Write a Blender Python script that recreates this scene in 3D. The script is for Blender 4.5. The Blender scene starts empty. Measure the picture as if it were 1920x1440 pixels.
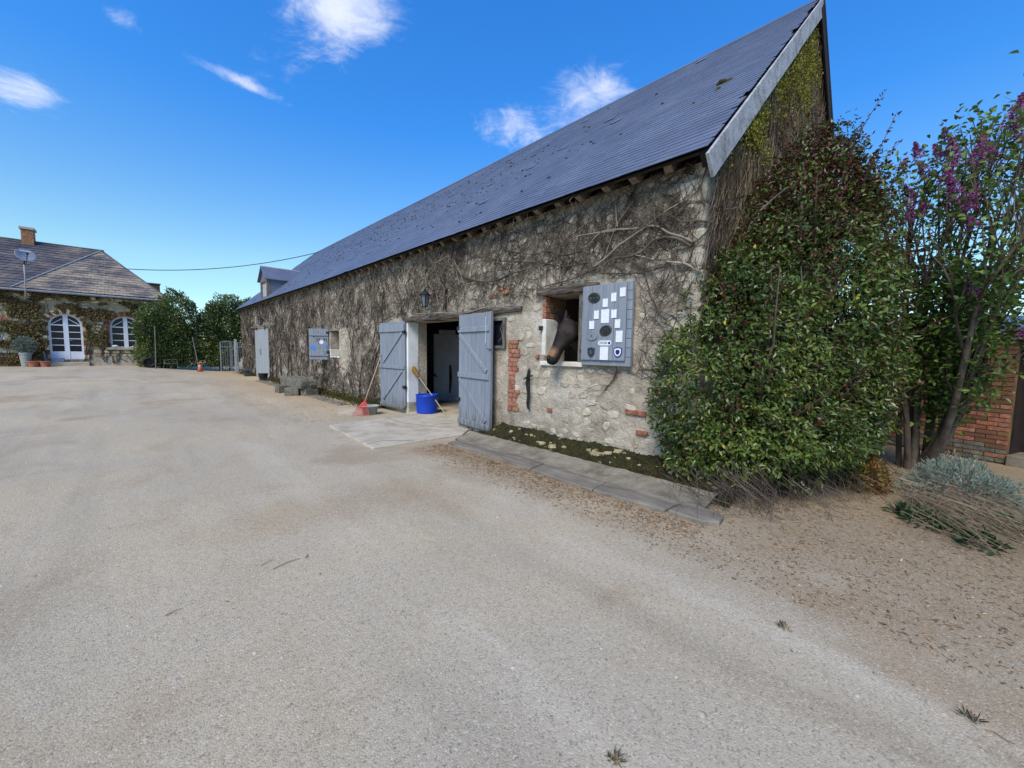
import bpy, math, random
import numpy as np
from mathutils import Vector, Matrix, noise
R = math.radians
random.seed(7); rng = np.random.default_rng(7)
scene = bpy.context.scene
COL = scene.collection

# ------------------------------------------------------------------ camera
H = 1.58
FPX, PITCH, ROLL, YAW = 742.4, 0.0824, 0.0159, 0.7630
fw = Vector((math.sin(YAW)*math.cos(PITCH), math.cos(YAW)*math.cos(PITCH), -math.sin(PITCH)))
rt0 = Vector((math.cos(YAW), -math.sin(YAW), 0)); up0 = rt0.cross(fw)
rt = rt0*math.cos(ROLL) + up0*math.sin(ROLL); up = -rt0*math.sin(ROLL) + up0*math.cos(ROLL)
cam = bpy.data.cameras.new('camera'); camo = bpy.data.objects.new('camera', cam); COL.objects.link(camo)
cam.sensor_width = 36; cam.lens = FPX/1920*36; cam.clip_start = 0.05; cam.clip_end = 3000
m = Matrix((rt, up, -fw)).transposed().to_4x4(); m.translation = (0, 0, H); camo.matrix_world = m
scene.camera = camo
CAM = Vector((0, 0, H))
def ray(px, py): return fw + rt*((px-960)/FPX) + up*((720-py)/FPX)
def onx(px, py, x): d = ray(px, py); return CAM + d*(x/d.x)
def ony(px, py, y): d = ray(px, py); return CAM + d*(y/d.y)
def onz(px, py, z=0.0): d = ray(px, py); return CAM + d*((z-H)/d.z)

# ------------------------------------------------------------------ light
SUN_EL, SUN_AZ = 48.0, -114.0          # degrees; azimuth clockwise from +Y
sd = Vector((math.sin(R(SUN_AZ))*math.cos(R(SUN_EL)), math.cos(R(SUN_AZ))*math.cos(R(SUN_EL)), math.sin(R(SUN_EL))))
sun = bpy.data.lights.new('sun', 'SUN'); sun.energy = 3.0; sun.angle = R(28); sun.color = (1.0, 0.91, 0.79)
suno = bpy.data.objects.new('sun', sun); COL.objects.link(suno)
suno.rotation_euler = sd.to_track_quat('Z', 'Y').to_euler(); suno.location = (-10, 0, 20)
scene.view_settings.view_transform = 'Standard'; scene.view_settings.look = 'None'
scene.view_settings.gamma = 1.0; scene.view_settings.exposure = 0.45

world = bpy.data.worlds.new('World'); scene.world = world; world.use_nodes = True
def build_world():
    nt = world.node_tree; N = nt.nodes; L = nt.links; N.clear()
    def mth(op, a, b=None, c=None, clamp=False):
        n = N.new('ShaderNodeMath'); n.operation = op; n.use_clamp = clamp
        for i, v in enumerate((a, b, c)):
            if v is None: continue
            if isinstance(v, (int, float)): n.inputs[i].default_value = v
            else: L.new(v, n.inputs[i])
        return n.outputs[0]
    out = N.new('ShaderNodeOutputWorld'); bg = N.new('ShaderNodeBackground')
    sky = N.new('ShaderNodeTexSky'); sky.sky_type = 'NISHITA'; sky.sun_disc = False
    sky.sun_elevation = R(SUN_EL); sky.sun_rotation = R(SUN_AZ)
    sky.air_density = 1.0; sky.dust_density = 0.0; sky.ozone_density = 1.6; sky.altitude = 50
    hs = N.new('ShaderNodeHueSaturation'); hs.inputs['Saturation'].default_value = 1.0; hs.inputs['Value'].default_value = 2.15
    hs.inputs['Hue'].default_value = 0.5
    tcz = N.new('ShaderNodeTexCoord'); sz = N.new('ShaderNodeSeparateXYZ'); L.new(tcz.outputs['Generated'], sz.inputs[0])
    rp = N.new('ShaderNodeValToRGB'); el = rp.color_ramp.elements; L.new(sz.outputs[2], rp.inputs[0])
    el[0].position = 0.0; el[0].color = (.40, .50, .60, 1); el[1].position = 0.65; el[1].color = (.14, .55, 1.0, 1)
    e = el.new(.17); e.color = (.46, .60, .58, 1); e = el.new(.45); e.color = (.165, .54, .90, 1)
    tn = N.new('ShaderNodeMix'); tn.data_type = 'RGBA'; tn.blend_type = 'MULTIPLY'; tn.inputs['Factor'].default_value = 1.0
    L.new(sky.outputs[0], tn.inputs['A']); L.new(rp.outputs[0], tn.inputs['B']); L.new(tn.outputs['Result'], hs.inputs['Color'])
    tc = N.new('ShaderNodeTexCoord'); sep = N.new('ShaderNodeSeparateXYZ'); L.new(tc.outputs['Generated'], sep.inputs[0])
    den = mth('ADD', mth('MAXIMUM', sep.outputs[2], 0.0), 0.12)
    u = mth('DIVIDE', sep.outputs[0], den); v = mth('DIVIDE', sep.outputs[1], den)
    cmb = N.new('ShaderNodeCombineXYZ'); L.new(u, cmb.inputs[0]); L.new(v, cmb.inputs[1])
    def nz(scale, detail, rough, dist=0.0):
        n = N.new('ShaderNodeTexNoise'); n.inputs['Scale'].default_value = scale; n.inputs['Detail'].default_value = detail
        n.inputs['Roughness'].default_value = rough; n.inputs['Distortion'].default_value = dist
        L.new(cmb.outputs[0], n.inputs['Vector']); return n.outputs[0]
    n1 = nz(3.2, 9, 0.66, 1.1); n2 = nz(0.75, 3, 0.5); n3 = nz(9.0, 9, 0.7, 1.6)
    def P(px, py):
        d = ray(px, py).normalized(); k = max(d.z, 0)+0.12; return Vector((d.x/k, d.y/k))
    def blob(a, b, wid, amp):            # a cloud bank between two directions of the sky, soft-edged
        A, B = P(*a), P(*b); c = (A+B)/2; t = (B-A); ln = t.length/2+1e-4; t.normalize(); q = Vector((-t.y, t.x))
        du = mth('SUBTRACT', u, c.x); dv = mth('SUBTRACT', v, c.y)
        s = mth('DIVIDE', mth('ADD', mth('MULTIPLY', du, t.x), mth('MULTIPLY', dv, t.y)), ln)
        w = mth('DIVIDE', mth('ADD', mth('MULTIPLY', du, q.x), mth('MULTIPLY', dv, q.y)), wid)
        e = mth('ADD', mth('MULTIPLY', s, s), mth('MULTIPLY', w, w))
        return mth('MULTIPLY', mth('POWER', 2.718, mth('MULTIPLY', e, -1.0)), amp)
    blobs = [blob((530, -60), (750, 70), 0.15, 0.42), blob((330, 95), (550, 200), 0.035, 0.34), blob((-80, 110), (120, 215), 0.15, 0.40),
             blob((170, -10), (265, 65), 0.06, 0.28), blob((870, 200), (1020, 275), 0.16, 0.36), blob((1040, 225), (1200, 130), 0.15, 0.42),
             blob((270, 225), (330, 255), 0.04, 0.12), blob((400, 40), (640, 150), 0.22, 0.19)]
    acc = blobs[0]
    for b in blobs[1:]: acc = mth('ADD', acc, b)
    wisp = mth('MULTIPLY', mth('SUBTRACT', n2, 0.5), 0.35)
    base = mth('ADD', mth('ADD', mth('MULTIPLY', n1, 0.66), mth('MULTIPLY', n3, 0.36)), mth('ADD', acc, wisp))
    mr = N.new('ShaderNodeMapRange'); mr.interpolation_type = 'SMOOTHSTEP'
    mr.inputs['From Min'].default_value = 0.68; mr.inputs['From Max'].default_value = 1.10
    mr.inputs['To Min'].default_value = 0.0; mr.inputs['To Max'].default_value = 0.95
    L.new(base, mr.inputs['Value'])
    up_m = mth('MULTIPLY', mth('SUBTRACT', sep.outputs[2], 0.03), 9.0, clamp=True)
    mask = mth('MULTIPLY', mr.outputs[0], up_m)
    mix = N.new('ShaderNodeMix'); mix.data_type = 'RGBA'
    L.new(mask, mix.inputs['Factor']); L.new(hs.outputs[0], mix.inputs['A'])
    mix.inputs['B'].default_value = (6.4, 6.9, 8.2, 1)
    L.new(mix.outputs['Result'], bg.inputs['Color']); bg.inputs['Strength'].default_value = 0.10
    L.new(bg.outputs[0], out.inputs['Surface'])
build_world()

# ------------------------------------------------------------------ helpers
def srgb(r, g, b):
    f = lambda c: (c/255)/12.92 if c <= 10 else (((c/255)+0.055)/1.055)**2.4
    return (f(r), f(g), f(b), 1)

def mat(name, cols, scale=6.0, detail=5, rough=0.85, bump=0.3, bscale=40.0, rand=0.0, spec=0.3, obj_coords=False, stretch=(1, 1, 1), metal=0.0,
        dist=0.0, nrough=0.6, transl=0.0, huevar=0.0, bdist=0.02, hard=None, vor=0.0):
    M = bpy.data.materials.new(name); M.use_nodes = True; nt = M.node_tree; N = nt.nodes; L = nt.links
    b = N['Principled BSDF']; b.inputs['Roughness'].default_value = rough; b.inputs['Specular IOR Level'].default_value = spec
    b.inputs['Metallic'].default_value = metal
    if obj_coords: tc = N.new('ShaderNodeTexCoord').outputs['Object']
    else: tc = N.new('ShaderNodeNewGeometry').outputs['Position']
    mp = N.new('ShaderNodeMapping'); mp.inputs['Scale'].default_value = stretch; L.new(tc, mp.inputs['Vector'])
    n = N.new('ShaderNodeTexNoise'); n.inputs['Scale'].default_value = scale; n.inputs['Detail'].default_value = detail
    n.inputs['Roughness'].default_value = nrough; n.inputs['Distortion'].default_value = dist; L.new(mp.outputs[0], n.inputs['Vector'])
    rp = N.new('ShaderNodeValToRGB'); L.new(n.outputs[0], rp.inputs[0])
    el = rp.color_ramp.elements
    while len(el) > 1: el.remove(el[-1])
    k = len(cols); lo, hi = (0.3, 0.7) if hard is None else hard
    el[0].position = lo; el[0].color = cols[0]
    for i in range(1, k): e = el.new(lo+(hi-lo)*i/(k-1)); e.color = cols[i]
    col = rp.outputs[0]
    if rand > 0 or huevar > 0:
        g = N.new('ShaderNodeNewGeometry'); oi = N.new('ShaderNodeObjectInfo')
        ad = N.new('ShaderNodeMath'); ad.operation = 'ADD'; L.new(g.outputs['Random Per Island'], ad.inputs[0]); L.new(oi.outputs['Random'], ad.inputs[1])
        fr = N.new('ShaderNodeMath'); fr.operation = 'FRACT'; L.new(ad.outputs[0], fr.inputs[0])
        mr = N.new('ShaderNodeMapRange'); mr.inputs['To Min'].default_value = 1-rand; mr.inputs['To Max'].default_value = 1+rand; L.new(fr.outputs[0], mr.inputs['Value'])
        hs = N.new('ShaderNodeHueSaturation'); L.new(col, hs.inputs['Color']); L.new(mr.outputs[0], hs.inputs['Value'])
        if huevar > 0:
            m5 = N.new('ShaderNodeMath'); m5.operation = 'MULTIPLY'; m5.inputs[1].default_value = 7.31; L.new(fr.outputs[0], m5.inputs[0])
            f5 = N.new('ShaderNodeMath'); f5.operation = 'FRACT'; L.new(m5.outputs[0], f5.inputs[0])
            m6 = N.new('ShaderNodeMapRange'); m6.inputs['To Min'].default_value = 0.5-huevar; m6.inputs['To Max'].default_value = 0.5+huevar; L.new(f5.outputs[0], m6.inputs['Value'])
            L.new(m6.outputs[0], hs.inputs['Hue'])
        col = hs.outputs[0]
    L.new(col, b.inputs['Base Color'])
    vd = None
    if vor > 0:
        wv = N.new('ShaderNodeVectorMath'); wv.operation = 'MULTIPLY_ADD'; wv.inputs[1].default_value = (.12, .12, .12); L.new(n.outputs['Color'], wv.inputs[0]); L.new(mp.outputs[0], wv.inputs[2])
        vc = N.new('ShaderNodeTexVoronoi'); vc.inputs['Scale'].default_value = vor; L.new(wv.outputs[0], vc.inputs['Vector'])
        ve = N.new('ShaderNodeTexVoronoi'); ve.feature = 'DISTANCE_TO_EDGE'; ve.inputs['Scale'].default_value = vor; L.new(wv.outputs[0], ve.inputs['Vector'])
        sc = N.new('ShaderNodeSeparateColor'); L.new(vc.outputs['Color'], sc.inputs[0])
        m7 = N.new('ShaderNodeMapRange'); m7.inputs['To Min'].default_value = 0.9; m7.inputs['To Max'].default_value = 1.08; L.new(sc.outputs[0], m7.inputs['Value'])
        h7 = N.new('ShaderNodeHueSaturation'); L.new(col, h7.inputs['Color']); L.new(m7.outputs[0], h7.inputs['Value'])
        col = h7.outputs[0]; L.new(col, b.inputs['Base Color'])
        m8 = N.new('ShaderNodeMapRange'); m8.inputs['From Max'].default_value = 0.14; L.new(ve.outputs['Distance'], m8.inputs['Value']); vd = m8.outputs[0]
    if bump > 0:
        n2 = N.new('ShaderNodeTexNoise'); n2.inputs['Scale'].default_value = bscale; n2.inputs['Detail'].default_value = 6; n2.inputs['Roughness'].default_value = 0.65
        L.new(mp.outputs[0], n2.inputs['Vector'])
        bp = N.new('ShaderNodeBump'); bp.inputs['Strength'].default_value = bump; bp.inputs['Distance'].default_value = bdist
        hh = n2.outputs[0]
        if vd is not None:
            ma = N.new('ShaderNodeMath'); ma.operation = 'MULTIPLY_ADD'; ma.inputs[1].default_value = 0.16; L.new(vd, ma.inputs[0]); L.new(hh, ma.inputs[2]); hh = ma.outputs[0]
        L.new(hh, bp.inputs['Height']); L.new(bp.outputs[0], b.inputs['Normal'])
    if transl > 0:
        t = N.new('ShaderNodeBsdfTranslucent'); L.new(col, t.inputs[0]); ms = N.new('ShaderNodeMixShader'); ms.inputs[0].default_value = transl
        L.new(b.outputs[0], ms.inputs[1]); L.new(t.outputs[0], ms.inputs[2]); L.new(ms.outputs[0], N['Material Output'].inputs[0])
    return M

class MB:
    def __init__(s): s.v = []; s.f = []
    def add(s, vs, fs):
        o = len(s.v); s.v.extend([tuple(p) for p in vs]); s.f.extend([tuple(i+o for i in q) for q in fs])
    def hexa(s, p): s.add(p, [(0, 3, 2, 1), (4, 5, 6, 7), (0, 1, 5, 4), (1, 2, 6, 5), (2, 3, 7, 6), (3, 0, 4, 7)])
    def box(s, x0, x1, y0, y1, z0, z1):
        s.hexa([(x0, y0, z0), (x1, y0, z0), (x1, y1, z0), (x0, y1, z0), (x0, y0, z1), (x1, y0, z1), (x1, y1, z1), (x0, y1, z1)])
    def fbox(s, o, a, b, c, a0, a1, b0, b1, c0, c1):      # box in a frame (origin, three unit axes)
        P = lambda i, j, k: o+a*i+b*j+c*k
        s.hexa([P(a0, b0, c0), P(a1, b0, c0), P(a1, b1, c0), P(a0, b1, c0), P(a0, b0, c1), P(a1, b0, c1), P(a1, b1, c1), P(a0, b1, c1)])
    def tube(s, pts, rad, n=6, caps=True):
        pts = [Vector(p) for p in pts]; k = len(pts)
        if not hasattr(rad, '__len__'): rad = [rad]*k
        o = len(s.v); ref = None
        for i, p in enumerate(pts):
            t = (pts[min(i+1, k-1)]-pts[max(i-1, 0)])
            if t.length < 1e-9: t = Vector((0, 0, 1))
            t.normalize()
            if ref is None: ref = t.orthogonal().normalized()
            ref = (ref-t*ref.dot(t))
            if ref.length < 1e-6: ref = t.orthogonal()
            ref.normalize(); w = t.cross(ref)
            for j in range(n):
                a = 2*math.pi*j/n; s.v.append(tuple(p+(ref*math.cos(a)+w*math.sin(a))*rad[i]))
        for i in range(k-1):
            for j in range(n):
                a = o+i*n+j; b = o+i*n+(j+1) % n; s.f.append((a, b, b+n, a+n))
        if caps: s.f.append(tuple(o+j for j in range(n))[::-1]); s.f.append(tuple(o+(k-1)*n+j for j in range(n)))
    def lathe(s, c, prof, n=20, axis=None):               # prof: (radius, height) pairs
        c = Vector(c); ax = Vector(axis).normalized() if axis is not None else Vector((0, 0, 1)); a = ax.orthogonal().normalized(); b = ax.cross(a); o = len(s.v)
        for r_, z in prof:
            for j in range(n):
                t = 2*math.pi*j/n; s.v.append(tuple(c+ax*z+(a*math.cos(t)+b*math.sin(t))*r_))
        for i in range(len(prof)-1):
            for j in range(n):
                p = o+i*n+j; q = o+i*n+(j+1) % n; s.f.append((p, q, q+n, p+n))
        s.f.append(tuple(o+j for j in range(n))[::-1]); s.f.append(tuple(o+(len(prof)-1)*n+j for j in range(n)))
    def prism(s, poly, d):                                # polygon of 3-D points extruded by d
        poly = [Vector(p) for p in poly]; d = Vector(d); n = len(poly)
        s.add(poly+[p+d for p in poly], [tuple(range(n))[::-1], tuple(range(n, 2*n))]+[(i, (i+1) % n, n+(i+1) % n, n+i) for i in range(n)])
    def blob(s, c, r, n=8, m=5, jit=0.12, seed=0):
        rr = random.Random(seed); c = Vector(c); o = len(s.v)
        s.v.append(tuple(c+Vector((0, 0, -r[2]))))
        for i in range(1, m):
            ph = math.pi*i/m
            for j in range(n):
                t = 2*math.pi*j/n; k = 1+rr.uniform(-jit, jit)
                s.v.append(tuple(c+Vector((r[0]*math.sin(ph)*math.cos(t)*k, r[1]*math.sin(ph)*math.sin(t)*k, -r[2]*math.cos(ph)*k))))
        s.v.append(tuple(c+Vector((0, 0, r[2])))); e = len(s.v)-1
        for j in range(n):
            s.f.append((o, o+1+(j+1) % n, o+1+j)); b = o+1+(m-2)*n; s.f.append((b+j, b+(j+1) % n, e))
        for i in range(m-2):
            for j in range(n):
                a = o+1+i*n+j; b = o+1+i*n+(j+1) % n; s.f.append((a, b, b+n, a+n))

WL = {}
def link(o, parent=None, org=None):
    COL.objects.link(o); org = Vector(org) if org is not None else Vector((0, 0, 0)); WL[o.name] = org
    if parent: o.parent = parent; o.location = org-WL[parent.name]
    else: o.location = org
    return o
def tag(o, label=None, cat=None, group=None, kind=None):
    if label: o['label'] = label
    if cat: o['category'] = cat
    if group: o['group'] = group
    if kind: o['kind'] = kind
    return o
def thing(name, loc, label, cat, group=None):
    o = bpy.data.objects.new(name, None); o.empty_display_size = 0.2; link(o, None, loc); return tag(o, label, cat, group)
def obj(name, mb, m, parent=None, smooth=False, bevel=0.0, org=None, **kw):
    vs = np.array(mb.v, dtype=float)
    if org is None: lo = vs.min(0); hi = vs.max(0); org = ((lo[0]+hi[0])/2, (lo[1]+hi[1])/2, lo[2])
    me = bpy.data.meshes.new(name); me.from_pydata((vs-np.array(org)).tolist(), [], mb.f); me.materials.append(m)
    if smooth: me.polygons.foreach_set('use_smooth', [True]*len(me.polygons))
    o = bpy.data.objects.new(name, me); link(o, parent, org); tag(o, **kw)
    if bevel > 0:
        bv = o.modifiers.new('bevel', 'BEVEL'); bv.width = bevel; bv.segments = 2; bv.limit_method = 'ANGLE'
    return o
def npmesh(name, V, F, m, parent=None, smooth=False, org=(0, 0, 0), **kw):   # numpy verts (n,3) and quads (k,4)
    me = bpy.data.meshes.new(name); V = np.asarray(V, dtype=np.float32)-np.array(org, dtype=np.float32); F = np.asarray(F, dtype=np.int32)
    me.vertices.add(len(V)); me.vertices.foreach_set('co', V.ravel()); k = F.shape[1]
    me.loops.add(F.size); me.loops.foreach_set('vertex_index', F.ravel())
    me.polygons.add(len(F)); me.polygons.foreach_set('loop_start', np.arange(0, F.size, k, dtype=np.int32))
    me.polygons.foreach_set('loop_total', np.full(len(F), k, dtype=np.int32))
    me.polygons.foreach_set('use_smooth', np.full(len(F), smooth, dtype=bool))
    me.update(calc_edges=True); me.validate(); me.materials.append(m)
    o = bpy.data.objects.new(name, me); link(o, parent, org); return tag(o, **kw)
def inst(src, loc, parent, rot=None, scale=None):          # loc in world; shares mesh data
    c = src.copy(); COL.objects.link(c); c.parent = parent; c.location = Vector(loc)-WL[parent.name]; WL[c.name] = Vector(loc)
    if rot is not None: c.rotation_euler = rot
    if scale is not None: c.scale = scale
    return c
def unit(a): return a/np.maximum(np.linalg.norm(a, axis=1, keepdims=True), 1e-9)
def leaves(P, D, Nn, ln, wd, fold=0.25, droop=0.15):
    """leaf blades: positions P, long axis D, normal Nn, length ln, width wd -> quads (two folded halves each)"""
    n = len(P); D = unit(D); S = unit(np.cross(D, Nn)); U = np.cross(S, D)
    ln = np.broadcast_to(np.asarray(ln, float), (n,))[:, None]; wd = np.broadcast_to(np.asarray(wd, float), (n,))[:, None]
    b = P; t = P+D*ln-U*ln*droop
    r1 = P+D*ln*.28+S*wd*.45+U*wd*fold; r2 = P+D*ln*.66+S*wd*.40+U*wd*fold*.7-U*ln*droop*.4
    l1 = P+D*ln*.28-S*wd*.45+U*wd*fold; l2 = P+D*ln*.66-S*wd*.40+U*wd*fold*.7-U*ln*droop*.4
    V = np.stack([b, r1, r2, t, l2, l1], 1).reshape(-1, 3)
    i = np.arange(n)[:, None]*6
    F = np.concatenate([i+np.array([[0, 1, 2, 3]]), i+np.array([[0, 3, 4, 5]])], 0)
    return V, F
def ss(a, b, x):
    t = max(0, min(1, (x-a)/(b-a))); return t*t*(3-2*t)
def nz(x, y, z=0.0): return noise.noise(Vector((x, y, z)))

# ------------------------------------------------------------------ materials
M_slate = mat('slate', [srgb(84, 91, 105), srgb(92, 99, 114), srgb(102, 108, 122)], scale=1.1, rough=0.5, bump=0.25, bscale=30, rand=0.07, spec=0.45, huevar=0.01)
M_slate_old = mat('slate_old', [srgb(66, 66, 72), srgb(84, 81, 82), srgb(128, 116, 104)], scale=0.9, rough=0.7, bump=0.3, bscale=20, rand=0.08, nrough=0.7, hard=(0.36, 0.66), stretch=(0.6, 1, 1.3))
M_mortar = mat('lime_render', [srgb(116, 105, 89), srgb(155, 143, 124), srgb(177, 166, 147), srgb(194, 184, 166)], scale=1.7, detail=9, rough=0.95, bump=0.9, bscale=22, nrough=0.72, bdist=0.03, vor=7.5)
M_stone = mat('rubble_stone', [srgb(126, 114, 95), srgb(163, 151, 130), srgb(188, 178, 157), srgb(144, 138, 129)], scale=7, detail=8, rough=0.9, bump=0.8, bscale=35, rand=0.16, huevar=0.015, nrough=0.7)
M_lime = mat('limestone', [srgb(188, 180, 162), srgb(210, 204, 190), srgb(222, 218, 206)], scale=6, rough=0.9, bump=0.5, bscale=30, rand=0.06)
M_brick = mat('brick', [srgb(118, 76, 58), srgb(152, 100, 76), srgb(178, 134, 108)], scale=14, rough=0.9, bump=0.5, bscale=60, rand=0.2, huevar=0.012)
M_brick_old = mat('brick_old', [srgb(84, 72, 58), srgb(112, 78, 58), srgb(134, 98, 70)], scale=3.2, rough=0.92, bump=0.6, bscale=50, rand=0.22, huevar=0.02)
M_whitewash = mat('whitewash', [srgb(196, 196, 190), srgb(222, 222, 218), srgb(230, 230, 228)], scale=3, rough=0.85, bump=0.25, bscale=25)
M_timber = mat('old_timber', [srgb(44, 36, 30), srgb(84, 74, 64), srgb(128, 116, 102)], scale=9, rough=0.9, bump=0.9, bscale=30, stretch=(3, 0.35, 4), rand=0.1)
M_barge = mat('grey_board', [srgb(118, 116, 114), srgb(160, 160, 160), srgb(182, 182, 182)], scale=4, rough=0.85, bump=0.5, bscale=30, stretch=(1.5, 1.5, 1.5), nrough=0.7)
M_rafter = mat('rafter_wood', [srgb(96, 84, 70), srgb(140, 128, 110), srgb(168, 156, 138)], scale=12, rough=0.9, bump=0.4)
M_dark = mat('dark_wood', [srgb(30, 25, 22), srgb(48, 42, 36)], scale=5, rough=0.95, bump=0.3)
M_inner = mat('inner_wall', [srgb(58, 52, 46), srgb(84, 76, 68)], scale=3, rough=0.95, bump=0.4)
M_conc = mat('concrete', [srgb(140, 131, 112), srgb(176, 166, 145), srgb(194, 184, 164)], scale=2.2, detail=9, rough=0.92, bump=0.5, bscale=45, nrough=0.7)
M_kerb = mat('kerb_stone', [srgb(84, 78, 68), srgb(120, 112, 98), srgb(146, 138, 122)], scale=3, detail=9, rough=0.9, bump=0.5, bscale=40, nrough=0.7, stretch=(2.5, 0.6, 1))
M_moss = mat('moss', [srgb(24, 20, 15), srgb(38, 32, 23), srgb(60, 58, 28), srgb(36, 30, 22), srgb(74, 66, 52)], scale=3.5, detail=8, rough=1.0, bump=1.0, bscale=60, nrough=0.75, bdist=0.04)
M_mosstuft = mat('moss_tuft', [srgb(42, 40, 20), srgb(70, 68, 30), srgb(98, 92, 46)], scale=8, rough=1.0, bump=0.4, rand=0.35)
M_vine = mat('vine_bark', [srgb(48, 41, 34), srgb(80, 70, 60), srgb(116, 105, 92)], scale=2.4, detail=6, rough=0.95, bump=0.3, bscale=80, rand=0.32)
M_vine_pale = mat('vine_pale', [srgb(120, 108, 92), srgb(158, 146, 128)], scale=5, rough=0.9, bump=0.3, bscale=80, rand=0.15)
M_dry = mat('dry_stems', [srgb(92, 76, 58), srgb(124, 108, 86), srgb(146, 132, 108)], scale=2, rough=0.95, bump=0.0, rand=0.3)
M_straw = mat('straw_litter', [srgb(96, 72, 48), srgb(138, 108, 74), srgb(174, 148, 110)], scale=9, rough=0.95, bump=0.0, rand=0.4)
M_leaf = mat('shrub_leaf', [srgb(44, 58, 22), srgb(80, 96, 38), srgb(112, 126, 54)], scale=1.3, detail=4, rough=0.36, bump=0.0, rand=0.45, spec=0.5, huevar=0.03, transl=0.18)
M_leaf_red = mat('shrub_leaf_red', [srgb(64, 34, 28), srgb(88, 46, 34), srgb(60, 58, 32)], scale=3, rough=0.42, bump=0.0, rand=0.35, spec=0.4, transl=0.18)
M_laurel = mat('laurel_leaf', [srgb(58, 74, 36), srgb(92, 108, 54), srgb(132, 140, 76)], scale=0.9, rough=0.38, bump=0.0, rand=0.4, spec=0.5, huevar=0.02, transl=0.15)
M_lilac = mat('lilac_leaf', [srgb(62, 84, 36), srgb(98, 122, 54), srgb(136, 154, 80)], scale=1.5, rough=0.45, bump=0.0, rand=0.4, huevar=0.02, transl=0.25)
M_flower = mat('lilac_flower', [srgb(104, 48, 96), srgb(142, 76, 124), srgb(168, 108, 150)], scale=9, rough=0.8, bump=0.0, rand=0.35, huevar=0.02, transl=0.2)
M_bark = mat('lilac_bark', [srgb(60, 50, 42), srgb(98, 86, 74), srgb(128, 116, 102)], scale=6, rough=0.95, bump=0.8, bscale=40, stretch=(1, 1, 0.4))
M_orange = mat('orange_leaf', [srgb(70, 78, 34), srgb(116, 98, 46), srgb(150, 104, 56)], scale=5, rough=0.5, bump=0.0, rand=0.4, huevar=0.03, transl=0.2)
M_grey_leaf = mat('silver_leaf', [srgb(84, 96, 84), srgb(116, 130, 116), srgb(146, 156, 142)], scale=4, rough=0.7, bump=0.0, rand=0.3, transl=0.15)
M_weed = mat('weed_leaf', [srgb(44, 66, 40), srgb(74, 98, 62)], scale=5, rough=0.5, bump=0.0, rand=0.3, transl=0.2)
M_ivy = mat('ivy_leaf', [srgb(84, 66, 42), srgb(116, 98, 58), srgb(102, 108, 54)], scale=0.7, rough=0.6, bump=0.0, rand=0.4, huevar=0.04, transl=0.15)
M_paint = mat('grey_blue_paint', [srgb(114, 121, 130), srgb(128, 134, 141), srgb(138, 144, 150)], scale=3.5, detail=7, rough=0.6, bump=0.35, bscale=60, stretch=(6, 6, 0.5), rand=0.05, spec=0.3, bdist=0.01)
def wear(M, z0, z1):
    nt = M.node_tree; N = nt.nodes; L = nt.links; b = N['Principled BSDF']; src = b.inputs['Base Color'].links[0].from_socket
    g = N.new('ShaderNodeNewGeometry'); sp = N.new('ShaderNodeSeparateXYZ'); L.new(g.outputs['Position'], sp.inputs[0]); mp = N.new('ShaderNodeMapping'); mp.inputs['Scale'].default_value = (26, 26, 2.2); L.new(g.outputs['Position'], mp.inputs[0])
    n = N.new('ShaderNodeTexNoise'); n.inputs['Scale'].default_value = 1.0; n.inputs['Detail'].default_value = 7; L.new(mp.outputs[0], n.inputs['Vector'])
    m1 = N.new('ShaderNodeMapRange'); m1.inputs['From Min'].default_value = z0; m1.inputs['From Max'].default_value = z1; m1.inputs['To Min'].default_value = .26; m1.inputs['To Max'].default_value = -.12; L.new(sp.outputs[2], m1.inputs['Value'])
    a = N.new('ShaderNodeMath'); L.new(n.outputs[0], a.inputs[0]); L.new(m1.outputs[0], a.inputs[1])
    m2 = N.new('ShaderNodeMapRange'); m2.inputs['From Min'].default_value = .58; m2.inputs['From Max'].default_value = .72; m2.inputs['To Max'].default_value = .75; L.new(a.outputs[0], m2.inputs['Value'])
    mx = N.new('ShaderNodeMix'); mx.data_type = 'RGBA'; L.new(m2.outputs[0], mx.inputs['Factor']); L.new(src, mx.inputs['A']); mx.inputs['B'].default_value = srgb(96, 92, 80); L.new(mx.outputs['Result'], b.inputs['Base Color'])
wear(M_paint, 0.0, 0.75)
M_paint_far = mat('pale_grey_paint', [srgb(138, 144, 144), srgb(158, 163, 162)], scale=2.0, rough=0.6, bump=0.2, bscale=40, stretch=(5, 5, 0.4))
M_rot = mat('rotten_wood', [srgb(52, 48, 40), srgb(110, 104, 92), srgb(136, 134, 130)], scale=8, rough=0.95, bump=0.8, stretch=(5, 5, 0.6))
M_iron = mat('black_iron', [srgb(22, 22, 24), srgb(38, 38, 40)], scale=20, rough=0.5, bump=0.2, spec=0.4)
M_steel = mat('galvanised_steel', [srgb(128, 134, 138), srgb(164, 168, 172)], scale=9, rough=0.45, metal=0.5, bump=0.1)
M_white = mat('white_paint', [srgb(214, 216, 220), srgb(230, 232, 236)], scale=4, rough=0.5, bump=0.1)
M_card = mat('white_plaque', [srgb(206, 208, 212), srgb(228, 230, 234)], scale=60, rough=0.5, bump=0.1, stretch=(1, 0.3, 1.6))
M_blackplq = mat('black_plaque', [srgb(16, 16, 18), srgb(30, 30, 32)], scale=30, rough=0.35, bump=0.2, spec=0.5)
M_gold = mat('worn_brass', [srgb(70, 62, 48), srgb(120, 108, 84)], scale=30, rough=0.5, metal=0.6, bump=0.1)
M_bluplq = mat('blue_plaque', [srgb(24, 34, 92), srgb(34, 46, 116)], scale=20, rough=0.4, bump=0.1)
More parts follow.
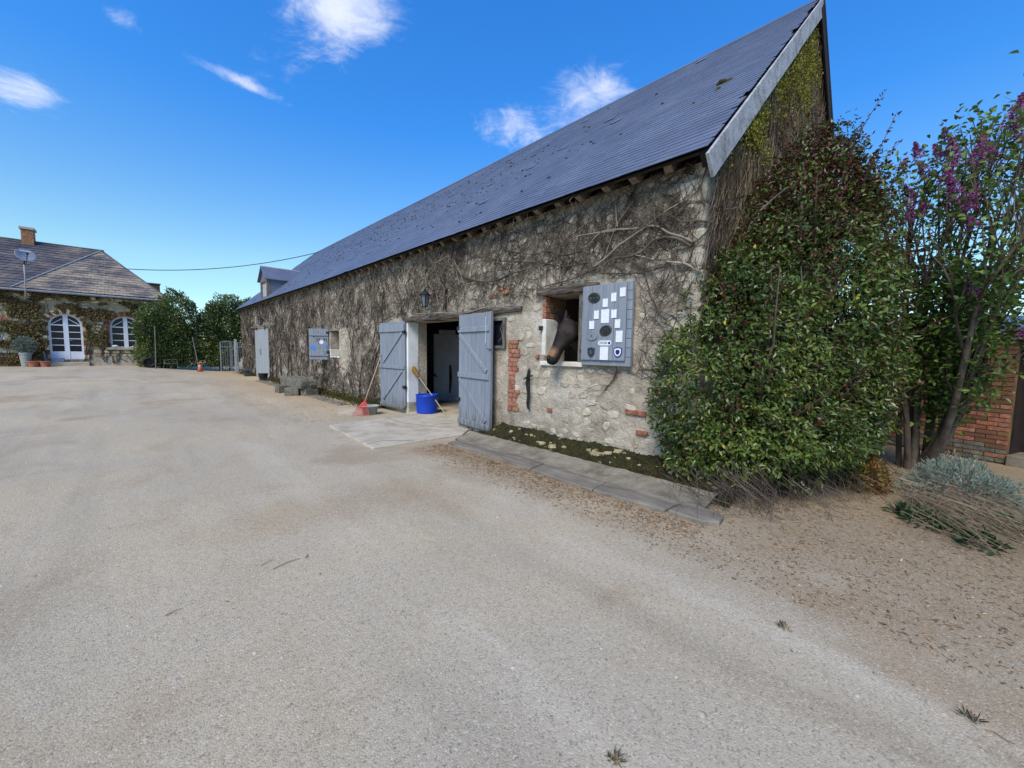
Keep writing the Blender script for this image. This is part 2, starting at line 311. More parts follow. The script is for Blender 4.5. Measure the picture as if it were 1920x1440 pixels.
M_greyplq = mat('slate_plaque', [srgb(54, 64, 72), srgb(70, 80, 88)], scale=30, rough=0.6, bump=0.3)
M_glass = mat('dark_glass', [srgb(22, 26, 34), srgb(34, 38, 48)], scale=2, rough=0.06, bump=0.0, spec=0.18)
M_lglass = mat('lantern_glass', [srgb(84, 92, 98), srgb(112, 120, 126)], scale=6, rough=0.15, bump=0.0, spec=0.6)
M_bluedrum = mat('blue_plastic', [srgb(8, 50, 150), srgb(14, 64, 176)], scale=4, rough=0.4, bump=0.1, spec=0.4)
M_redpl = mat('red_plastic', [srgb(176, 58, 58), srgb(204, 84, 80)], scale=10, rough=0.5, bump=0.0)
M_greypl = mat('grey_plastic', [srgb(132, 136, 130), srgb(160, 164, 156)], scale=8, rough=0.5, bump=0.1)
M_handle = mat('wood_handle', [srgb(152, 132, 104), srgb(186, 168, 138)], scale=10, rough=0.7, bump=0.2, stretch=(4, 4, 0.5))
M_granite = mat('granite', [srgb(70, 68, 60), srgb(108, 104, 92), srgb(146, 138, 116)], scale=9, detail=9, rough=0.92, bump=0.7, bscale=50, rand=0.12, nrough=0.75)
M_ochre = mat('ochre_lichen_stone', [srgb(110, 104, 82), srgb(156, 142, 100), srgb(168, 164, 150)], scale=8, detail=9, rough=0.92, bump=0.7, bscale=50, rand=0.1)
M_terra = mat('terracotta', [srgb(150, 92, 68), srgb(178, 116, 88)], scale=10, rough=0.85, bump=0.2)
M_orangepl = mat('orange_plastic', [srgb(184, 92, 60), srgb(204, 112, 76)], scale=10, rough=0.5, bump=0.0)
M_horse = mat('bay_coat', [srgb(13, 10, 9), srgb(25, 17, 13), srgb(44, 29, 21)], scale=4.5, rough=0.58, bump=0.15, bscale=120, spec=0.22)
M_mane = mat('black_mane', [srgb(12, 11, 12), srgb(24, 22, 22)], scale=20, rough=0.55, bump=0.3, stretch=(4, 4, 1))
M_eye = mat('horse_eye', [srgb(10, 8, 8), srgb(16, 12, 10)], scale=4, rough=0.08, bump=0.0, spec=0.7)
M_strap = mat('black_leather', [srgb(20, 18, 18), srgb(40, 36, 34)], scale=20, rough=0.6, bump=0.4)
M_pebble = mat('pebble', [srgb(122, 112, 96), srgb(156, 146, 128), srgb(188, 178, 158)], scale=30, rough=0.9, bump=0.3, rand=0.35)
M_housestone = mat('house_stone', [srgb(150, 132, 98), srgb(192, 176, 138), srgb(208, 198, 170)], scale=2.2, rough=0.92, bump=0.5, bscale=12, rand=0.22, huevar=0.02)
M_housewall = mat('house_mortar', [srgb(128, 112, 84), srgb(166, 150, 118), srgb(186, 172, 142)], scale=1.0, detail=8, rough=0.95, bump=0.6, bscale=9)
M_dish = mat('dish_grey', [srgb(112, 120, 132), srgb(132, 140, 152)], scale=3, rough=0.5, bump=0.0)
M_lead = mat('lead_flashing', [srgb(112, 116, 122), srgb(142, 146, 152)], scale=6, rough=0.6, bump=0.1)
M_sticker = mat('blue_sticker', [srgb(60, 118, 190), srgb(80, 138, 208)], scale=20, rough=0.4, bump=0.0)
M_wire = mat('cable', [srgb(24, 26, 26), srgb(36, 38, 38)], scale=5, rough=0.7, bump=0.0)

def ground_material():
    M = bpy.data.materials.new('yard_gravel'); M.use_nodes = True; nt = M.node_tree; N = nt.nodes; L = nt.links
    b = N['Principled BSDF']; b.inputs['Roughness'].default_value = 0.95; b.inputs['Specular IOR Level'].default_value = 0.2
    pos = N.new('ShaderNodeNewGeometry').outputs['Position']; sep = N.new('ShaderNodeSeparateXYZ'); L.new(pos, sep.inputs[0])
    def noise_(scale, detail=6, rough=0.6, dist=0.0, stretch=None):
        n = N.new('ShaderNodeTexNoise'); n.inputs['Scale'].default_value = scale; n.inputs['Detail'].default_value = detail
        n.inputs['Roughness'].default_value = rough; n.inputs['Distortion'].default_value = dist
        if stretch:
            mp = N.new('ShaderNodeMapping'); mp.inputs['Scale'].default_value = stretch; mp.inputs['Rotation'].default_value = (0, 0, 0.5); L.new(pos, mp.inputs[0]); L.new(mp.outputs[0], n.inputs['Vector'])
        else: L.new(pos, n.inputs['Vector'])
        return n.outputs[0]
    def mr(v, a, b_, c=0.0, d=1.0):
        n = N.new('ShaderNodeMapRange'); n.interpolation_type = 'SMOOTHSTEP'; n.inputs['From Min'].default_value = a; n.inputs['From Max'].default_value = b_
        n.inputs['To Min'].default_value = c; n.inputs['To Max'].default_value = d; L.new(v, n.inputs['Value']); return n.outputs[0]
    def mth(op, a, b_=None):
        n = N.new('ShaderNodeMath'); n.operation = op
        for i, v in enumerate((a, b_)):
            if v is None: continue
            if isinstance(v, (int, float)): n.inputs[i].default_value = v
            else: L.new(v, n.inputs[i])
        return n.outputs[0]
    def mixc(f, a, c, mode='MIX'):
        n = N.new('ShaderNodeMix'); n.data_type = 'RGBA'; n.blend_type = mode
        for s, v in (('Factor', f), ('A', a), ('B', c)):
            if isinstance(v, tuple): n.inputs[s].default_value = v
            elif isinstance(v, (int, float)): n.inputs[s].default_value = v
            else: L.new(v, n.inputs[s])
        return n.outputs['Result']
    big = noise_(0.32, 5, 0.55, 0.6); mid = noise_(1.3, 7, 0.65, 0.4, (1, 0.45, 1)); fine = noise_(38, 8, 0.85); grit = noise_(170, 5, 0.8)
    vor = N.new('ShaderNodeTexVoronoi'); vor.inputs['Scale'].default_value = 120; L.new(pos, vor.inputs['Vector'])
    vor2 = N.new('ShaderNodeTexVoronoi'); vor2.inputs['Scale'].default_value = 34; L.new(pos, vor2.inputs['Vector'])
    c = mixc(mr(big, 0.35, 0.66), srgb(178, 167, 149), srgb(186, 171, 146))
    c = mixc(mr(mid, 0.5, 0.74, 0, 0.6), c, srgb(158, 136, 106)); c = mixc(mr(noise_(0.55, 6, 0.6, 0.8), 0.52, 0.68, 0, 0.55), c, srgb(150, 126, 98))
    c = mixc(mr(mid, 0.45, 0.25, 0, 0.55), c, srgb(200, 190, 172))
    trk = noise_(0.8, 5, 0.6, 0.3, (1.6, 0.18, 1)); c = mixc(mr(trk, 0.5, 0.72, 0, 0.5), c, srgb(150, 140, 123)); c = mixc(mr(trk, 0.46, 0.28, 0, 0.4), c, srgb(204, 194, 176))
    c = mixc(mr(noise_(0.13, 3, 0.5), 0.45, 0.62, 0, 0.3), c, srgb(150, 142, 128))
    # the brownish earth strip with needles and leaf litter beside the kerb and under the shrub
    dk = mth('ADD', sep.outputs[0], mth('MULTIPLY', mth('SUBTRACT', noise_(1.1, 5, 0.6), 0.5), 1.7))
    s1 = mr(dk, 2.7, 3.75); ycut = mr(sep.outputs[1], 6.2, 5.2)
    c = mixc(mth('MULTIPLY', mth('MULTIPLY', s1, ycut), 0.6), c, srgb(134, 112, 84))
    far = mth('MULTIPLY', mr(dk, 1.5, 4.2), mr(sep.outputs[1], 8.5, 13.0))
    c = mixc(mth('MULTIPLY', far, 0.55), c, srgb(180, 152, 112))
    for (cx, cy, rx, ry, amt) in ((onz(620, 950).x, onz(620, 950).y, 1.1, .6, .42), (onz(850, 925).x, onz(850, 925).y, .5, .45, .3)):
        dx = mth('DIVIDE', mth('SUBTRACT', sep.outputs[0], cx), rx); dy = mth('DIVIDE', mth('SUBTRACT', sep.outputs[1], cy), ry)
        e_ = mth('ADD', mth('ADD', mth('MULTIPLY', dx, dx), mth('MULTIPLY', dy, dy)), mth('MULTIPLY', mth('SUBTRACT', noise_(2.5, 6, .65, .5), .5), 2.4))
        c = mixc(mr(e_, 1.5, -.6, 0, amt), c, srgb(150, 124, 92))
    # earthy bed at the right, beyond the gable
    bed = mth('MULTIPLY', mr(dk, 3.0, 5.4), mr(sep.outputs[1], 1.5, 0.6))
    c = mixc(mth('MULTIPLY', bed, 0.65), c, srgb(138, 122, 98))
    c = mixc(mr(fine, 0.4, 0.75, 0, 0.4), c, srgb(118, 106, 92)); c = mixc(mr(fine, 0.5, 0.2, 0, 0.28), c, srgb(204, 198, 188))
    g2 = N.new('ShaderNodeSeparateColor'); L.new(vor.outputs['Color'], g2.inputs[0])
    c = mixc(mr(g2.outputs[0], 0.8, 0.95, 0, 0.38), c, srgb(82, 76, 70)); c = mixc(mr(g2.outputs[1], 0.88, 0.97, 0, 0.32), c, srgb(214, 210, 202))
    g3 = N.new('ShaderNodeSeparateColor'); L.new(vor2.outputs['Color'], g3.inputs[0])
    c = mixc(mr(g3.outputs[0], 0.9, 0.95, 0, 0.08), c, srgb(92, 84, 76))
    c = mixc(1.0, c, (1.0, .985, .895, 1), 'MULTIPLY')
    L.new(c, b.inputs['Base Color'])
    hgt = mth('ADD', mth('MULTIPLY', fine, 0.6), mth('ADD', mth('MULTIPLY', grit, 0.35), mth('MULTIPLY', vor.outputs['Distance'], -0.5)))
    bp = N.new('ShaderNodeBump'); bp.inputs['Strength'].default_value = 0.55; bp.inputs['Distance'].default_value = 0.012; L.new(hgt, bp.inputs['Height']); L.new(bp.outputs[0], b.inputs['Normal'])
    return M
M_ground = ground_material()

# ------------------------------------------------------------------ ground
def gz(x, y):
    g = 0.38*ss(15, 31, y)*ss(4.6, -1.0, x)
    d = math.hypot(x, y); a = ss(30, 8, d)
    near = 0.012*nz(x*0.9, y*0.9, 3)+0.006*nz(x*3, y*3, 5)
    clear = ss(4.5, 3.4, x) if -0.0 < y < 30 else 1.0
    return g + near*a*clear
def edges(lo, hi, segs):
    out = [lo]
    for e, st in segs:
        n = max(1, round((e-out[-1])/st)); a = out[-1]; out += [a+(e-a)*(i+1)/n for i in range(n)]
    return out
gx = edges(-600, 600, [(-100, 60), (-30, 10), (-8, 1.2), (9.5, 0.16), (30, 2), (100, 10), (600, 60)])
gy = edges(-600, 600, [(-100, 60), (-20, 10), (-4, 1), (14, 0.16), (40, 0.6), (100, 10), (600, 60)])
V = np.array([(x, y, gz(x, y)) for y in gy for x in gx]); nx = len(gx)
i, j = np.meshgrid(np.arange(nx-1), np.arange(len(gy)-1)); a = (j*nx+i).ravel()
npmesh('ground', V, np.stack([a, a+1, a+1+nx, a+nx], 1), M_ground, smooth=True, kind='structure')

# ------------------------------------------------------------------ barn shell
D = 4.855; Y0, Y1 = 1.90, 28.9; XB = 13.56; ZT = 3.80
DE, ZE, XR, ZR = 4.575, 3.806, 9.2085, 7.975; YV, YV1 = 1.79, 29.05
SL = Vector((XR-DE, 0, ZR-ZE)); SLEN = SL.length; SU = SL.normalized(); SN = Vector((-SU.z, 0, SU.x)); SANG = math.atan2(SU.z, SU.x)
def sag(y): return -0.03*math.exp(-((y-14.5)/4.0)**2)
barn = thing('barn', (D, (Y0+Y1)/2, 0), 'long low stone barn with slate roof, open grey doors and bare creeper on its wall', 'barn')
DOOR = (6.62, 8.76, 0.0, 2.25); WIN = (3.60, 4.33, 1.42, 2.47); SW = (5.27, 5.62, 1.66, 2.15); FW = (13.22, 14.05, 1.32, 2.17)
OPEN = [DOOR, WIN, SW, FW]
def in_open(s, z, pad=0.0): return any(a-pad < s < b+pad and c-pad < z < d+pad for a, b, c, d in OPEN)
def grid_wall(se, ze, hole, fn):
    V = [fn(s, z) for z in ze for s in se]; n = len(se); F = []
    for jz in range(len(ze)-1):
        for i_ in range(n-1):
            if hole((se[i_]+se[i_+1])/2, (ze[jz]+ze[jz+1])/2): continue
            a_ = jz*n+i_; F.append((a_, a_+n, a_+n+1, a_+1))
    return np.array([tuple(v) for v in V]), np.array(F)
def merged(lo, hi, step, extra):
    b = sorted(set([lo, hi]+[e for e in extra if lo < e < hi])); out = [lo]
    for q in b[1:]:
        n = max(1, round((q-out[-1])/step)); a_ = out[-1]; out += [a_+(q-a_)*(k+1)/n for k in range(n)]
    return out
se = merged(Y0, 12, 0.045, [e for o in OPEN for e in o[:2]])[:-1] + merged(12, Y1, 0.12, [FW[0], FW[1]])
zel = merged(-0.3, ZT, 0.05, [e for o in OPEN for e in o[2:]])
def wdisp(s, z):
    e = min(max(a-s, s-b, c-z, z-d) for a, b, c, d in OPEN); e = max(0, min(1, e/0.08))
    return (0.022*nz(s*2.2, z*2.2, 1)+0.016*nz(s*6, z*6, 2)+0.008*nz(s*15, z*15, 4))*e
V, F = grid_wall(se, zel, lambda s, z: in_open(s, z), lambda s, z: (D-wdisp(s, z), s, z))
front = npmesh('front_wall', V, F, M_mortar, barn, smooth=True, org=(D, (Y0+Y1)/2, 0))
# reveals and inner skin
TH = 0.52
for a_, b_, c_, d_ in OPEN:
    mb = MB(); x0, x1 = D-0.004, D+TH
    mb.add([(x0, a_, c_), (x1, a_, c_), (x1, a_, d_), (x0, a_, d_)], [(0, 1, 2, 3)])
    mb.add([(x0, b_, c_), (x1, b_, c_), (x1, b_, d_), (x0, b_, d_)], [(0, 3, 2, 1)])
    mb.add([(x0, a_, d_), (x1, a_, d_), (x1, b_, d_), (x0, b_, d_)], [(0, 1, 2, 3)])
    if c_ > 0.1: mb.add([(x0, a_, c_), (x1, a_, c_), (x1, b_, c_), (x0, b_, c_)], [(0, 3, 2, 1)])
    obj('opening_reveal', mb, M_mortar, barn)
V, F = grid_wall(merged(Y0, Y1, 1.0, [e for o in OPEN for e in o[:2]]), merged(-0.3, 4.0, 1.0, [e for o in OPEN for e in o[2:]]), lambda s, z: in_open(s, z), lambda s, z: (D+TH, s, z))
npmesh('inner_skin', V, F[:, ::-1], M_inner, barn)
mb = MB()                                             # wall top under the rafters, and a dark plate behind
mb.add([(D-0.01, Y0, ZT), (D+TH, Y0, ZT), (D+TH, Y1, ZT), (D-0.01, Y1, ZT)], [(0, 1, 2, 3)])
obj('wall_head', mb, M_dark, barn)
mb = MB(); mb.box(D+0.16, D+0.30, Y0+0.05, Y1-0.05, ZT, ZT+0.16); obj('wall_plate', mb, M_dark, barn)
# gable walls (near one displaced), rear wall
def gz_top(x): return ZT + (min(x, 2*XR-x)-D)*(SU.z/SU.x) + 0.05
xs = edges(D, XB, [(XB, 0.09)])
V = []; F = []; nzr = 60
for ix, x in enumerate(xs):
    zt = gz_top(x)
    for k in range(nzr+1):
        z = -0.3+(zt+0.3)*k/nzr; V.append((x, Y0-0.02*nz(x*2, z*2, 9)-0.012*nz(x*7, z*7, 8), z))
for ix in range(len(xs)-1):
    for k in range(nzr):
        a_ = ix*(nzr+1)+k; F.append((a_, a_+nzr+1, a_+nzr+2, a_+1))
gable = npmesh('gable_wall', np.array(V), np.array(F), M_mortar, barn, smooth=True, org=(XR, Y0, 0))
mb = MB()
mb.prism([(D, Y1-0.3, -.3), (XB, Y1-0.3, -.3), (XB, Y1-0.3, ZT), (XR, Y1-0.3, ZT+(XR-D)*SU.z/SU.x), (D, Y1-0.3, ZT)], (0, 0.3, 0))
obj('gable_wall', mb, M_mortar, barn)
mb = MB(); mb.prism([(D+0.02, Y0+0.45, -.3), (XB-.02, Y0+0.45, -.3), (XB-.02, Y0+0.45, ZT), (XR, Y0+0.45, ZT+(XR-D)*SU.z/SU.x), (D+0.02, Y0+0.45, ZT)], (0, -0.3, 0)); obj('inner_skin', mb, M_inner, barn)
mb = MB(); mb.box(XB-0.4, XB, Y0+.02, Y1-.02, -0.3, ZT); obj('rear_wall', mb, M_mortar, barn)
mb = MB(); mb.box(D+0.02, XB-0.3, Y0+0.1, Y1-0.1, -0.2, 0.045); fl = obj('barn_floor', mb, M_conc, barn)
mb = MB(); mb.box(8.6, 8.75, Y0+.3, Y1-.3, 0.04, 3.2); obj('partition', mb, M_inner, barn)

# roof: deck, slates, ridge, boards
def sl(u, y, w=0.0): p = Vector((DE, y, ZE))+SU*u+SN*w; p.z += sag(y); return p
mb = MB(); ys = edges(YV+0.02, YV1-.02, [(YV1-.02, 0.7)]); n = len(ys)
vs = [sl(u, y, -0.03) for y in ys for u in (0.02, SLEN)] + [sl(u, y, -0.06) for y in ys for u in (0.02, SLEN)]
fs = []
for k in range(n-1):
    a_ = 2*k; fs += [(a_, a_+1, a_+3, a_+2), (2*n+a_, 2*n+a_+2, 2*n+a_+3, 2*n+a_+1), (a_, a_+2, 2*n+a_+2, 2*n+a_)]
mb.add(vs, fs)
roof = obj('roof', mb, M_dark, barn, org=(DE, (YV+YV1)/2, ZE))
mb = MB()
p0 = Vector((XR, 0, ZR)); q0 = Vector((2*XR-DE, 0, ZE))
mb.prism([p0+Vector((0, YV, 0)), q0+Vector((0, YV, 0)), q0+Vector((0, YV, -0.07)), p0+Vector((0, YV, -0.09))], (0, YV1-YV, 0)); obj('rear_roof_slope', mb, M_slate, roof)
ROWS = 50; EXPO = SLEN/ROWS; SWD = 0.222
me = bpy.data.meshes.new('slate')
def slate_verts(w=SWD-0.002, ln=EXPO*1.9, th=0.007):
    lo, hi = 0.012, 0.001
    return [(0, -w/2, lo), (ln, -w/2, hi), (ln, w/2, hi), (0, w/2, lo), (0, -w/2, lo+th), (ln, -w/2, hi+th), (ln, w/2, hi+th), (0, w/2, lo+th)]
SV = slate_verts(); SF = [(0, 3, 2, 1), (4, 5, 6, 7), (0, 1, 5, 4), (1, 2, 6, 5), (2, 3, 7, 6), (3, 0, 4, 7)]
me.from_pydata(SV, [], SF); me.materials.append(M_slate); slate0 = bpy.data.objects.new('slate', me)
cand = []
rr = random.Random(3)
for r_ in range(ROWS):
    u0 = r_*EXPO-0.01; off = rr.uniform(0, SWD); k = 0; y = YV+SWD/2-off
    while y < YV1:
        if y-SWD/2 > YV-0.12: cand.append((u0+rr.uniform(-.004, .004), max(y, YV+SWD*0.5) if y < YV+SWD*.5 else y, rr.uniform(-.006, .006), rr.uniform(0, .002)+(0.012 if rr.random() < 0.005 else 0)))
        y += SWD
cand.sort(key=lambda c: (sl(c[0], c[1])-CAM).length)
for c in cand[:300]:
    o = slate0.copy(); COL.objects.link(o); o.parent = roof; o.location = sl(c[0], c[1], c[3])-WL[roof.name]; o.rotation_euler = (0, -SANG, c[2])
rest = np.array(cand[300:]); sv = np.array(SV); n = len(rest)
base = np.array([tuple(sl(c[0], c[1], c[3])) for c in cand[300:]])
U = np.array(SU); Nv = np.array(SN); ca = np.cos(rest[:, 2])[:, None]; sa = np.sin(rest[:, 2])[:, None]
X = sv[None, :, 0]*ca-sv[None, :, 1]*sa; Yv = sv[None, :, 0]*sa+sv[None, :, 1]*ca
V = base[:, None, :]+X[..., None]*U+Yv[..., None]*np.array([0, 1, 0])+np.broadcast_to(sv[None, :, 2], X.shape)[..., None]*Nv
F = (np.arange(n)[:, None, None]*8+np.array(SF)[None]).reshape(-1, 4)
npmesh('slate_field', V.reshape(-1, 3), F, M_slate, roof, kind='stuff', org=tuple(WL[roof.name]))
for k in range(34):                                   # ridge caps
    y = YV+(YV1-YV)*k/34; w = (YV1-YV)/34-0.004; s = sag(y)*0.6
    mb = MB(); mb.prism([(XR-0.13, y, ZR-0.085+s), (XR, y, ZR+0.035+s), (XR+0.13, y, ZR-0.085+s), (XR+0.11, y, ZR-0.1+s), (XR, y, ZR+0.005+s), (XR-0.11, y, ZR-0.1+s)], (0, w, 0)); obj('ridge_cap', mb, M_slate, roof)
def rake(sign, y0, y1, u0, u1, w0, w1, m_, name, par=roof):
    mb = MB(); f = lambda u, w: (lambda p: Vector((p.x if sign > 0 else 2*XR-p.x, 0, p.z)))(Vector((DE, 0, ZE))+SU*u+SN*w)
    poly = [f(u0, w0), f(u1, w0), f(u1, w1), f(u0, w1)]
    mb.prism([p+Vector((0, y0, 0)) for p in poly], (0, y1-y0, 0)); return obj(name, mb, m_, par)
segs = [-0.17, 1.75, 4.1, SLEN+0.02]                  # weathered barge boards in three lengths
for k in range(3): rake(1, YV-0.055+0.004*k, YV-0.02, segs[k]+0.005, segs[k+1], -0.27+0.006*k, -0.012, M_barge, 'barge_board')
rake(1, YV-0.02, YV+0.1, 0, SLEN-.05, -0.2, -0.06, M_dark, 'verge_rafter')
rake(-1, YV-0.05, YV-0.02, -0.1, SLEN-0.1, -0.24, -0.01, M_dark, 'barge_board'); rake(-1, YV-0.07, YV+0.08, -0.1, SLEN+0.02, 0.0, 0.02, M_slate, 'verge_slate')
rake(-1, YV-0.02, YV+0.1, 0, SLEN-.05, -0.2, -0.06, M_dark, 'verge_rafter')
y = 1.86; k = 0
while y < 28.9:
    mb = MB(); w = 0.045+0.008*rr.random()
    f = lambda u, ww: Vector((DE, 0, ZE+sag(y)))+SU*u+SN*ww
    poly = [f(0.10+rr.uniform(-.04, .04), -0.062), f(1.2, -0.062), f(1.2, -0.19), f(0.14+rr.uniform(-.03, .03), -0.175-rr.uniform(0, .02))]
    mb.prism([p+Vector((0, y-w, 0)) for p in poly], (0, 2*w, 0)); obj('rafter_end', mb, M_rafter, roof); y += 0.44+rr.uniform(-.02, .02)
# moss cushions growing on the slates
mossroof = MB(); rk = random.Random(5)
for px, py, s_ in [(1358, 157, 0.07), (1345, 171, 0.045), (1297, 198, 0.03)]:
    d_ = ray(px, py); t_ = (Vector((DE, 0, ZE))-CAM).dot(SN)/d_.dot(SN); p = CAM+d_*t_
    for q in range(5): mossroof.blob(p+Vector((0, rk.uniform(-s_, s_), rk.uniform(-s_, s_)*.5))+SN*0.01, (s_*.5, s_*.8, s_*.45), 7, 4, 0.25, q)
obj('moss_cushions', mossroof, M_mosstuft, roof, smooth=True, kind='stuff')
mb = MB()
for k in range(420):
    u_ = rk.triangular(0.3, SLEN, 3.2); y = rk.triangular(3, 28, 13); p = sl(u_, y, 0.018); s_ = rk.uniform(0.012, 0.035)
    mb.blob(p, (s_, s_*1.3, s_*.6), 5, 3, 0.3, k)
obj('lichen_clumps', mb, M_moss, roof, kind='stuff')

# ------------------------------------------------------------------ rubble stones of the front wall
PROTO = []
for k in range(14):
    rs = random.Random(100+k); n = 9; mb = MB()
    ang = [2*math.pi*(q+rs.uniform(-.25, .25))/n for q in range(n)]; rad = [rs.uniform(0.68, 1.04) for q in range(n)]
    sq = 4.0
    def pt(q, s_, x):
        c_, s2 = math.cos(ang[q]), math.sin(ang[q]); e = (abs(c_)**sq+abs(s2)**sq)**(-1/sq)
        return (x, 0.5*c_*e*rad[q]*s_, 0.5*s2*e*rad[q]*s_)
    mid = [rs.uniform(.75, 1.05) for q in range(n)]
    ring = [[pt(q, 1.0, 0.8) for q in range(n)], [pt(q, 0.95, -0.7*mid[q]) for q in range(n)], [pt(q, 0.72, -1.0*mid[(q+2) % n]) for q in range(n)]]
    mb.add(sum(ring, []), [(i_*n+q, i_*n+(q+1) % n, (i_+1)*n+(q+1) % n, (i_+1)*n+q)[::-1] for i_ in range(2) for q in range(n)]+[tuple(2*n+q for q in range(n))[::-1]])
    PROTO.append(mb)
def stone_field(s0, s1, z0, z1, prob, rs, wmin=.11, wmax=.27, hmin=.085, hmax=.17):
    out = []; z = z0
    while z < z1:
        h_ = rs.uniform(hmin, hmax); s = s0-rs.uniform(0, .1)
        while s < s1:
            w = rs.uniform(wmin, wmax); cs, cz = s+w/2, z+h_/2+rs.uniform(-.02, .02)
            if rs.random() < prob(cs, cz): out.append((cs, cz, w*rs.uniform(.86, 1.0), h_*rs.uniform(.82, 1.06), rs.uniform(-.3, .3), rs.uniform(.006, .02), rs.randrange(14)))
            s += w
        z += h_
    return out
PATCH = (12.4, 13.25, 0.6, 2.3)                      # bare rendered patch beside the far window
def pr(s, z):
    if in_open(s, z, 0.09) or z > ZT-0.08: return 0
    if 4.78 < s < 5.75 and z < 2.3: return 0.12      # rendered pier with the brick column
    if s < 5.2 and z < 2.25:
        base = 0.24 + 0.35*ss(0.75, 0.25, z)
        if 3.5 < s < 4.6 and 0.9 < z < 1.42: base = 0.8
        if nz(s*1.6, z*1.6, 7) > 0.12: base += 0.35
        return base
    if s > 5.2 and z > 2.2 or s <= 5.2: return 0.62+0.3*nz(s*0.9, z*0.9, 4)
    return 0.72
stones = stone_field(Y0+0.06, Y1-0.1, 0.06, ZT-0.03, pr, random.Random(21))
stones.sort(key=lambda t: (Vector((D, t[0], t[1]))-CAM).length)
pm = []
for k, mb in enumerate(PROTO):
    me = bpy.data.meshes.new('stone'); me.from_pydata(mb.v, [], mb.f); me.materials.append(M_stone)
    pm.append(bpy.data.objects.new('stone', me))
for s, z, w, h_, a_, p_, k in stones[:300]:
    inst(pm[k], (D-wdisp(s, z)+0.004, s, z), front, (a_, 0, 0), (p_, w, h_))
mb = MB()
for s, z, w, h_, a_, p_, k in stones[300:]:
    q = PROTO[k]; ca_, sa_ = math.cos(a_), math.sin(a_); x = D-wdisp(s, z)+0.004
    mb.add([(x+v[0]*p_, s+v[1]*w*ca_-v[2]*h_*sa_, z+v[1]*w*sa_+v[2]*h_*ca_) for v in q.v], q.f)
obj('stone_field', mb, M_stone, front, kind='stuff', org=(D, 15, 0))
# corner quoins
z = 0.1; k = 0
while z < 3.6:
    h_ = rr.uniform(.2, .32); mb = MB(); w = (0.42 if k % 2 else 0.26)
    mb.box(D-0.016-.01*rr.random(), D+(0.26 if k % 2 else 0.42), Y0-0.025, Y0+w*rr.uniform(.6, 1), z, z+h_-0.03); obj('quoin', mb, M_stone, barn, bevel=0.03); z += h_; k += 1

def brick_course(y0, y1, z, hb, x, proud, par, m_, rs, depth=0.06):
    y = y0
    while y < y1-0.02:
        w = min(rs.choice([0.12, 0.19, 0.21]), y1-y)
        if w < 0.03: break
        mb = MB(); j_ = rs.uniform(-.004, .004); mb.box(x-proud-j_, x+depth, y+.006, y+w-.006, z+.006+rs.uniform(-.003, .003), z+hb-.006); obj('brick', mb, m_, par, bevel=0.006); y += w
rs = random.Random(9)
for k in range(16):                                   # toothed brick column beside the door
    z = 0.52+k*0.079; d_ = [0.0, .02, 0.07, .05][k % 4] if k not in (5, 6, 7, 8) else 0.11
    brick_course(4.87+d_, 5.17, z, 0.079, D, 0.022, front, M_brick, rs)
for s, z, w in [(4.18, .64, .11), (2.56, .52, .16), (2.66, .78, .3), (5.25, 2.62, .2), (5.6, 2.58, .22), (5.42, 2.7, .2), (7.3, 3.45, .2), (8.0, 3.6, .2), (12.9, .95, .22), (13.2, 1.0, .2), (4.47, 1.5, .07)]:
    mb = MB(); mb.box(D-0.026, D+0.05, s-w/2, s+w/2, z-.03, z+.035); obj('brick', mb, M_brick, front, bevel=0.008)
# bricks and limestone block lining the far side of the stable window
for k in range(4):
    z = 2.12+k*0.088; x = D-0.012; q = 0
    for w in ([.11, .2, .19] if k % 2 else [.2, .11, .19]):
        mb = MB(); mb.box(x+.005, x+w-.005, WIN[1]-0.022, WIN[1]+0.05, z+.005, min(z+.082, WIN[3]-.004)); obj('brick', mb, M_brick if q == 0 else M_brick_old, front, bevel=0.006); x += w; q += 1
mb = MB(); mb.prism([(D-0.01, WIN[1]-0.03, 1.52), (D+.33, WIN[1]-0.03, 1.44), (D+.36, WIN[1]-.03, 2.06), (D+.2, WIN[1]-.03, 2.112), (D-.012, WIN[1]-.03, 2.112)], (0, 0.09, 0)); obj('limestone_block', mb, M_lime, front, bevel=0.02)
mb = MB(); mb.box(D-0.05, D+.3, WIN[0]-0.06, WIN[1]+0.05, WIN[2]-0.06, WIN[2]+0.012); obj('window_sill', mb, M_lime, barn, bevel=0.012)
mb = MB(); mb.box(D-0.03, D+.09, WIN[0]-0.055, WIN[0]+0.035, WIN[2], WIN[3]); obj('window_jamb', mb, M_rot, barn, bevel=0.01)
def beam(name, y0, y1, z0, z1, x0, x1, m_, par, seed=1, n=9):
    mb = MB(); rs = random.Random(seed); ring = []
    for k in range(n):
        y = y0+(y1-y0)*k/(n-1); a_, b_ = rs.uniform(-.012, .012), rs.uniform(-.012, .012); f = 0.75 if k in (0, n-1) else 1.0; zm = (z0+z1)/2; hh = (z1-z0)/2*f
        ring.append([(x0+a_, y, zm-hh+b_), (x0+a_*.3-.008, y, zm+b_), (x0+a_, y, zm+hh+b_), (x1, y, zm+hh), (x1, y, zm-hh)])
    vs = sum(ring, []); fs = [(5*k+q, 5*k+(q+1) % 5, 5*k+5+(q+1) % 5, 5*k+5+q) for k in range(n-1) for q in range(5)]+[(4, 3, 2, 1, 0), tuple(5*(n-1)+q for q in range(5))]
    mb.add(vs, fs); return obj(name, mb, m_, par, bevel=0.006)
beam('window_lintel', 3.30, 4.47, 2.475, 2.59, D-0.07, D+0.4, M_timber, barn, 3)
beam('door_lintel', 4.84, 8.95, 2.252, 2.36, D-0.05, D+0.45, M_timber, barn, 5, 16)
